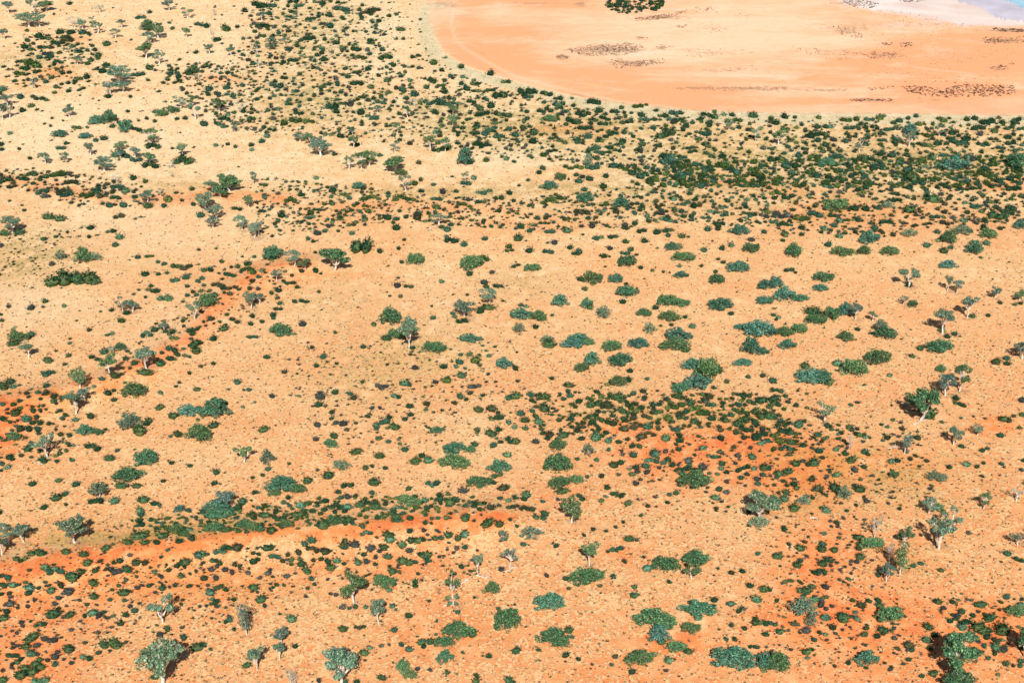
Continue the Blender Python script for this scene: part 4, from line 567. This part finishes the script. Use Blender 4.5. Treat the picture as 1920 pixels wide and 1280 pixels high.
# ------------------------------------------------------------------ round bushes
def ico(sub):
    import bmesh
    bm = bmesh.new(); bmesh.ops.create_icosphere(bm, subdivisions=sub, radius=1.0)
    v = np.array([q.co[:] for q in bm.verts]); t = np.array([[q.index for q in f.verts] for f in bm.faces]); bm.free()
    return v, t
ICO = {s: ico(s) for s in (1, 2, 3)}
def bush_template(seed, sub, leaves, size, lobes=3):
    """a lumpy dense dome with leaf sprays breaking its outline; unit width, unit height"""
    rng = np.random.default_rng(seed)
    v, t = ICO[sub]; v = v.copy()
    lump = np.zeros(len(v))
    for i in range(lobes + 4):
        d = rng.normal(size=3); d[2] = abs(d[2]) * .7; d /= np.linalg.norm(d)
        lump += rng.uniform(.12, .42) * np.exp(-(1 - v @ d) * rng.uniform(3, 10))
    v *= (.62 + lump + rng.uniform(-.05, .05, len(v)))[:, None]
    p = v * .48
    body = .80
    p[:, 0] /= np.abs(p[:, 0]).max() * 2; p[:, 1] /= np.abs(p[:, 1]).max() * 2
    p[:, 2] = np.where(p[:, 2] > 0, p[:, 2] / p[:, 2].max() * .92, p[:, 2] * .25 - .02)
    p *= body
    k = rng.integers(0, len(v), leaves); k = k[p[k, 2] > -.01]
    n = v[k] / np.linalg.norm(v[k], axis=1)[:, None]
    c = p[k] / body * (1 + rng.uniform(-.22, .10, len(k)))[:, None] + rng.normal(size=(len(k), 3)) * .05
    c[:, 2] = np.maximum(c[:, 2], .02)
    nn = n * .8 + rng.normal(size=n.shape) * .5; nn /= np.linalg.norm(nn, axis=1)[:, None]
    tt = np.cross(nn, rng.normal(size=nn.shape)); tt /= np.linalg.norm(tt, axis=1)[:, None]; bb = np.cross(nn, tt)
    s = size * rng.uniform(.6, 1.4, len(k))[:, None]
    q = np.stack([c - tt * s, c - bb * s * .7, c + tt * s, c + bb * s * .7], 1).reshape(-1, 3)
    return np.concatenate([p, q]), np.arange(len(q)).reshape(-1, 4) + len(p), t
BUSH = {}
def bush_mesh(tone, v):
    if (tone, v) not in BUSH:
        V, Q, T = bush_template(300 + v * 7 + hash_(tone) % 97, 2, 900, .055)
        BUSH[(tone, v)] = build_mesh('bush', V, Q, [LEAF[tone]], tris=T)
    return BUSH[(tone, v)]

def shape_of(px, py, w, h):
    """centre, width and height on the photograph -> foot on the ground, width, depth, height in metres"""
    x, y, z, m = unproject(px, py)
    r = math.hypot(y, 0) ; pit = math.atan2(CAM_H, r); s_, c_ = math.sin(pit), math.cos(pit)
    W, P = w * m, h * m
    H = .68 * P; D = (P - H * c_ * .72) / s_
    D = min(max(D, .55 * W), 1.5 * W); H = min(H, W * .9)
    off = (H * .42 * c_) / m
    x, y, z, m = unproject(px, py + off * .9)
    return x, y, z, W, D, H

# ------------------------------------------------------------------ read the lists
trees, shrubs, bushes = [], [], []
for (ci, ri), blk in DATA.items():
    ox, oy = ci * 480, ri * 320
    for e in blk['T'].split(';'):
        if e.strip():
            x, y, w, h, c = e.split(); trees.append([ox + float(x) / 4, oy + float(y) / 4, float(w) / 4, float(h) / 4, c])
    for e in blk['B'].split(';'):
        if e.strip():
            x, y, w, h, c = e.split(); a = [ox + float(x) / 4, oy + float(y) / 4, float(w) / 4, float(h) / 4, c]
            (bushes if c == 'k' else shrubs).append(a)
    for e in blk['D'].replace('\n', '').split(';'):
        if e.strip():
            q = e.split(); w = float(q[2]) / 4 * 1.24
            bx, by, tn = ox + float(q[0]) / 4, oy + float(q[1]) / 4, LEAF_TONE[q[3]] if len(q) > 3 else ('m' if hash_(e) % 10 < 3 else 'k')
            if w > (21 if ri < 2 else 26):          # a run of bushes grown into one another
                jr = random.Random(int(bx * 7 + by)); n_ = 3 if w > 27 else 2
                for j in range(n_):
                    f = (j + .5) / n_ - .5
                    bushes.append([bx + f * w * .8, by + jr.uniform(-.12, .12) * w, w * jr.uniform(.42, .62) * (1.25 if n_ == 2 else 1), w * jr.uniform(.33, .45), tn])
            else: bushes.append([bx, by, w, w * .74, tn])
bushes.sort(key=lambda a: -a[2] * a[3])
SINGLE = bushes[:300]; REST = bushes[300:]

PLACES = [  # x range, y range on the photograph, plain name of the place
 (0,240,0,160,'the patchy flat in the far corner'),(240,480,0,160,'the pale far flat beside dense scrub'),(0,240,160,330,'the sand below the far red patch'),
 (240,480,160,330,'the pale sand beside the dense scrub'),(480,720,0,240,'the dense far scrub beside the lake'),(720,960,0,160,'the whitish ground by the lake bend'),
 (720,960,160,240,'the scrub under the lake bend'),(480,700,240,330,'the clearing edge under far scrub'),(700,960,240,330,'the cream clearing below the scrub'),
 (960,1260,0,60,'the dark island on the lake'),(960,1240,60,340,'the scrub below the curving lake shore'),(1240,1500,60,330,'the scrub below the middle lake shore'),
 (1500,1920,60,330,'the scrub below the speckled lake bed'),(0,330,330,400,'the thin upper red ridge'),(330,560,330,450,'the cluster ending the thin red ridge'),
 (560,960,330,440,'the orange scrub band in the middle'),(960,1240,330,440,'the scrub band below the cream clearing'),(1240,1580,330,430,'the middle of the dense green band'),
 (1580,1920,330,430,'the right end of dense green band'),(0,240,400,640,'the pale plain around the dark thicket'),(240,480,450,640,'the plain left of curved red ridge'),
 (480,720,440,640,'the plain around the round green gum'),(720,960,440,700,'the plain around two grey gums'),(960,1200,430,720,'the open blue shrub plain'),
 (1200,1440,430,740,'the right part of blue shrub plain'),(1440,1660,430,740,'the plain around the long teal thicket'),(1660,1920,430,620,'the plain of black tree shadows'),
 (1660,1920,620,830,'the plain around the leaning gum'),(0,160,640,880,'the upper left red ridge slope'),(160,480,640,760,'the lower end of curved red ridge'),
 (160,480,760,960,'the tufted plain left of centre'),(0,160,880,1000,'the tufted left edge plain'),(480,720,640,920,'the plain below the round green gum'),
 (720,960,700,920,'the tufted plain in the centre'),(960,1180,700,860,'the foot of the orange dune'),(960,1180,860,1000,'the shrub line beside the orange dune'),
 (1180,1440,720,820,'the dense scrub over the orange dune'),(1180,1440,820,1000,'the bare orange dune'),(1440,1660,740,960,'the slope right of the bare dune'),
 (1660,1920,830,1000,'the orange right edge slope'),(0,240,1000,1110,'the left part of bright ridge'),(240,560,920,1020,'the green belt above the bright ridge'),
 (560,960,900,1020,'the right part of green belt'),(240,560,1020,1110,'the bright red ridge'),(560,860,1020,1110,'the right end of bright ridge'),
 (860,1080,1000,1160,'the sand past the bright ridge end'),(0,240,1110,1280,'the speckled sand in the corner'),(240,480,1110,1280,'the sand around the largest gum'),
 (480,860,1110,1280,'the tufted lower edge sand'),(860,1080,1160,1280,'the lower sand beside bright bush'),(1080,1440,1000,1140,'the open sand of large shrubs'),
 (1080,1440,1140,1280,'the sand around big blue shrub'),(1440,1660,960,1120,'the dotted orange slope'),(1440,1660,1120,1280,'the lower dotted orange slope'),
 (1660,1920,1000,1130,'the sand of twisted white trunks'),(1660,1920,1130,1280,'the leafy lower corner thicket')]
def place(x, y):
    best, name = 1e9, ''
    for x0, x1, y0, y1, n in PLACES:
        d = math.hypot(max(x0 - x, 0, x - x1), max(y0 - y, 0, y - y1) * 1.5)
        if d < best: best, name = d, n
        if d == 0: break
    return name
ORD = ['leftmost', 'second from left', 'third from left', 'fourth from left', 'fifth from left', 'sixth from left', 'seventh from left', 'eighth from left', 'ninth from left']
def make_labels(items, look):
    """items [x, y, w, h, code]: look + place; where several share both, size words, then their order"""
    G = {}
    for i, a in enumerate(items): G.setdefault((look(a), place(a[0], a[1])), []).append(i)
    out = [None] * len(items)
    for (lk, pl), ids in G.items():
        if len(ids) == 1: out[ids[0]] = (lk, '', pl); continue
        bysize = sorted(ids, key=lambda i: -items[i][2] * items[i][3])
        s = [items[i][2] * items[i][3] for i in bysize]
        left = list(ids)
        if s[0] > 1.3 * s[1]: out[bysize[0]] = ('largest ' + lk, '', pl); left.remove(bysize[0])
        if len(left) > 1 and s[-1] < s[-2] / 1.3: out[bysize[-1]] = ('smallest ' + lk, '', pl); left.remove(bysize[-1])
        if len(left) == 1: out[left[0]] = ('mid sized ' + lk, '', pl); continue
        left.sort(key=lambda i: items[i][0])
        for k, i in enumerate(left):
            side = ORD[k] if k < len(ORD) and k <= len(left) - 2 else ('rightmost' if k == len(left) - 1 else '%dth from left' % (k + 1))
            out[i] = (lk, side, pl)
    res = []
    for lk, side, pl in out:
        res.append('%s on %s' % (lk, pl) if not side else '%s, %s on %s' % (lk, side, pl))
    return res
TREE_LOOK = {'s': 'round crowned', 'w': 'broad leafy', 'f': 'forked', 't': 'slender', 'x': 'sparse'}
COL_LOOK = {'s': 'sage', 'g': 'green', 'b': 'blue grey', 'p': 'bleached'}
SHRUB_LOOK = {'g': 'green spreading shrub', 'b': 'teal spreading shrub', 's': 'thin greyish shrub', 'e': 'olive spreading shrub'}
BUSH_LOOK = {'m': 'mid green', 'k': 'dark green', 'e': 'olive', 'o': 'brownish', 'u': 'grey'}

# ------------------------------------------------------------------ place the gum trees
tl = make_labels(trees, lambda a: '%s %s gum' % (TREE_LOOK[a[4][0]], COL_LOOK[a[4][1]]))
R = random.Random(11)
for i, (px, py, w, h, code) in enumerate(trees):
    x, y, z, m = unproject(px, py)
    pit = math.atan2(CAM_H, y); c_ = math.cos(pit); s_ = math.sin(pit)
    W = w * m; H = max(.55 * W, (h * m - .28 * W * s_) / c_)
    root = link('gum_tree', None, None, (x, y, z - .03), label=tl[i], category='tree', group='white trunked gum trees')
    root.rotation_euler = (0, 0, R.uniform(0, 6.283)); root.scale = (W * (.97 if code == 'wg' else .92), W * .86, H)
    tm, cm = gum_meshes(code[0], code[1], i % 4)
    link('trunk', tm, root); link('crown', cm, root)
sl = make_labels(shrubs, lambda a: SHRUB_LOOK[a[4]])
for i, (px, py, w, h, code) in enumerate(shrubs):
    x, y, z, W, D, H = shape_of(px, py, w, h)
    root = link('broad_shrub', None, None, (x, y, z - .02), label=sl[i], category='shrub', group='broad spreading shrubs')
    root.rotation_euler = (0, 0, R.choice((0, math.pi)) + R.uniform(-.25, .25)); root.scale = (W * 1.12, D * 1.05, H * 1.4)
    fm, sm = shrub_meshes(code, i % 4)
    link('foliage', fm, root); link('stems', sm, root)
bl = make_labels(SINGLE, lambda a: ('long ' if a[2] > 1.9 * a[3] else 'round ') + BUSH_LOOK[a[4]] + ' bush')
for i, (px, py, w, h, tone) in enumerate(SINGLE):
    x, y, z, W, D, H = shape_of(px, py, w, h)
    o = link('bush', bush_mesh(tone, i % 6), None, (x, y, z - .02), label=bl[i], category='bush', group='dense low bushes')
    o.rotation_euler = (0, 0, R.choice((0, math.pi)) + R.uniform(-.3, .3)); o.scale = (W, D, H * 1.2)

# ------------------------------------------------------------------ the rest of the scrub, one object of stuff
def in_poly(x, y, P):
    c = False; j = len(P) - 1
    for i in range(len(P)):
        if (P[i][1] > y) != (P[j][1] > y) and x < (P[j][0] - P[i][0]) * (y - P[i][1]) / (P[j][1] - P[i][1]) + P[i][0]: c = not c
        j = i
    return c
GRID = {}
def reg(x, y, w): GRID.setdefault((int(x // 24), int(y // 24)), []).append((x, y, w))
def free(x, y, w, gap=.55):
    for i in (-1, 0, 1):
        for j in (-1, 0, 1):
            for (a, b, c) in GRID.get((int(x // 24) + i, int(y // 24) + j), ()):
                if math.hypot(x - a, (y - b) * 1.7) < (w + c) * .5 * gap + .5: return False
    return True
for a in bushes + shrubs: reg(a[0], a[1], a[2])
for a in trees: reg(a[0], a[1], a[2] * .4)
extra = []
for poly, n, (w0, w1), mix in ZONES:
    x0, x1 = min(p[0] for p in poly), max(p[0] for p in poly); y0, y1 = min(p[1] for p in poly), max(p[1] for p in poly)
    got = tries = 0
    while got < n and tries < n * 25:
        tries += 1
        x, y = R.uniform(x0, x1), R.uniform(y0, y1)
        if not in_poly(x, y, poly): continue
        if float(shore_dist(np.array(x), np.array(y))) < 3 and not (1120 < x < 1260 and y < 30): continue
        w = w0 + (w1 - w0) * R.random() ** 1.7
        if not free(x, y, w, .5): continue
        reg(x, y, w); extra.append([x, y, w, w * R.uniform(.55, .85), LEAF_TONE[R.choice(mix)]]); got += 1
def scatter_mesh(name, groups, mats):
    """groups: [(material index, template(verts, quads, tris), positions n*3, scales n*3, yaw n)] merged into ONE mesh"""
    AV, AQ, AT, MQ, MT = [], [], [], [], []; base = 0
    for mi, (V, Q, T), pos, scl, yaw in groups:
        n = len(pos)
        if not n: continue
        c, s = np.cos(yaw)[:, None], np.sin(yaw)[:, None]
        vx_, vy_ = V[None, :, 0] * scl[:, 0:1], V[None, :, 1] * scl[:, 1:2]
        P = np.stack([vx_ * c - vy_ * s, vx_ * s + vy_ * c, V[None, :, 2] * scl[:, 2:3]], -1) + pos[:, None, :]
        off = base + np.arange(n)[:, None, None] * len(V)
        AV.append(P.reshape(-1, 3))
        if Q is not None and len(Q): AQ.append((Q[None] + off).reshape(-1, 4)); MQ.append(np.full(n * len(Q), mi))
        if T is not None and len(T): AT.append((T[None] + off).reshape(-1, 3)); MT.append(np.full(n * len(T), mi))
        base += n * len(V)
    return build_mesh(name, np.concatenate(AV), np.concatenate(AQ) if AQ else None, mats, np.concatenate(MQ + MT), np.concatenate(AT) if AT else None)
tones = ['k', 'e', 'o', 'u', 'm']
groups = {}
rr = np.random.default_rng(3)
for (px, py, w, h, tone) in REST + extra:
    x, y, z, W, D, H = shape_of(px, py, w, h)
    lod = 2 if w > 9 else 1
    g = groups.setdefault((tones.index(tone), lod, int(rr.integers(0, 5))), [])
    q = rr.uniform(.9, 1.12)
    g.append((x, y, z - .02, W * q, D, H * rr.uniform(.9, 1.35), rr.uniform(-.5, .5) + math.pi * rr.integers(0, 2)))
G2 = []
for (mi, lod, v), L in groups.items():
    L = np.array(L)
    G2.append((mi, bush_template(50 + v * 3 + lod, lod, 260 if lod == 2 else 70, .075 if lod == 2 else .12), L[:, :3], L[:, 3:6], L[:, 6]))
me = scatter_mesh('scrub', G2, [LEAF[t] for t in tones])
link('scrub', me, label='many small dark low bushes scattered over the sand and along the scrub bands', category='scrub', kind='stuff', group='low scrub')

# ------------------------------------------------------------------ dry grass, herbs and the dark plants of the lake bed
def tuft(seed, n, spread, hgt, wid):
    rng = np.random.default_rng(seed); V = []
    for i in range(n):
        a = rng.uniform(0, 6.283); r = rng.uniform(0, .3); l = rng.uniform(.6, 1.0); b = np.array([math.cos(a) * r, math.sin(a) * r, 0])
        t = b + np.array([math.cos(a) * spread, math.sin(a) * spread, 0]) * rng.uniform(.4, 1) + np.array([0, 0, hgt * l])
        s = np.array([-math.sin(a), math.cos(a), 0]) * wid
        V += [b - s, b + s, t + s * .6, t - s * .6]
    V = np.array(V); return V, np.arange(len(V)).reshape(-1, 4), None
rg = np.random.default_rng(17)
def samples(n, x0, x1, y0, y1):
    px, py = rg.uniform(x0, x1, n), rg.uniform(y0, y1, n)
    # even over the ground: accept with the area a pixel covers
    u, v = (px - 960) / FPX, (640 - py) / FPX
    t = CAM_H / (SP - v * CP)
    keep = rg.uniform(0, 1, n) < (t / t.max()) ** 3
    px, py, u, v, t = px[keep], py[keep], u[keep], v[keep], t[keep]
    return px, py, u * t, (CP + v * SP) * t
def grass(n, lo, hi, seed, dens):
    px, py, x, y = samples(int(n * 1.15), -280, 2200, -30, 1400)
    k = (shore_dist(px, py) > 2) & (rg.uniform(0, 1, len(px)) < dens(px, py))
    x, y = x[k], y[k]
    s = rg.uniform(lo, hi, len(x)) * rg.uniform(.7, 1.3, len(x))
    return np.stack([x, y, ground(x, y) - .01], -1), np.stack([s, s, s * rg.uniform(.6, 1.1, len(x))], -1), rg.uniform(0, 6.283, len(x))
redn = lambda px, py: np.clip(sum(a * np.exp(-(poly_dist(px, py, p, .6) / (w * .8)) ** 2) for p, w, a in RED_LINES), 0, 1)
near = lambda py: np.interp(py, [0, 300, 600, 1280], [.4, .45, .8, 1])
gl = []
for j in range(3):
    gl.append((0, tuft(j, 9, .55, .55, .10), *grass(60000, .30, .60, j, lambda a, b: near(b) * (1 - .9 * redn(a, b)))))
    gl.append((1, tuft(20 + j, 7, .5, .6, .11), *grass(260000, .20, .58, j, lambda a, b: near(b) * (.45 + .55 * np.clip(spots(a, b, LITTER) + (b > 640) * .5, 0, 1)) * (1 - .6 * redn(a, b)))))
me = scatter_mesh('grass', gl, [LEAF['w'], LEAF['v']])
print('grass tufts', sum(len(g[2]) for g in gl))
link('grass', me, label='dry straw grass tufts and small grey herbs spread thinly over the sand', category='grass', kind='stuff', group='ground cover')
sp_, ss_, sy_ = [], [], []
for poly, n, (w0, w1) in SAMPHIRE:
    x0, x1 = min(p[0] for p in poly), max(p[0] for p in poly); y0, y1 = min(p[1] for p in poly), max(p[1] for p in poly)
    k = 0
    for _ in range(n * 12):
        if k >= n: break
        x, y = R.uniform(x0, x1), R.uniform(y0, y1)
        if not in_poly(x, y, poly): continue
        k += 1
        a, b, z, m = unproject(x, y); w = R.uniform(w0, w1) * m * .75
        sp_.append((a, b, z - .01)); ss_.append((w * R.uniform(.8, 1.6), w, w * .42)); sy_.append(R.uniform(-.4, .4))
me = scatter_mesh('samphire', [(0, bush_template(9, 1, 40, .12), np.array(sp_), np.array(ss_), np.array(sy_))], [LEAF['r']])
link('samphire', me, label='dark brown low plants in streaks and patches on the dry lake bed', category='ground cover', kind='stuff', group='lake bed plants')

# ------------------------------------------------------------------ fallen branches
for k, (px, py, L, ang, lab) in enumerate(FALLEN):
    x, y, z, m = unproject(px, py); rng = np.random.default_rng(70 + k)
    L = L * m; a = math.radians(ang); d = np.array([math.cos(a), math.sin(a) * 1.5, 0]); d /= np.linalg.norm(d)
    P = [limb(rng, -d * L / 2 + (0, 0, .12), d * L / 2 + (0, 0, .25), .16, .05, 7, .12)]
    for j in range(7):
        s = rng.uniform(-.35, .5) * L; q = d * s + (0, 0, .2); b = a + rng.uniform(.5, 1.3) * rng.choice((-1, 1))
        P.append(limb(rng, q, q + np.array([math.cos(b), math.sin(b), rng.uniform(.05, .5)]) * L * rng.uniform(.15, .35), .08, .025, 4, .06))
    V, Q = tube(P, 5)
    link('fallen_branch', build_mesh('fallen_branch', V, Q, [BARK]), None, (x, y, z), label=lab, category='branch', group='fallen branches')
print('objects', len(bpy.data.objects), 'single bushes down to', SINGLE[-1][2], 'extra', len(extra))
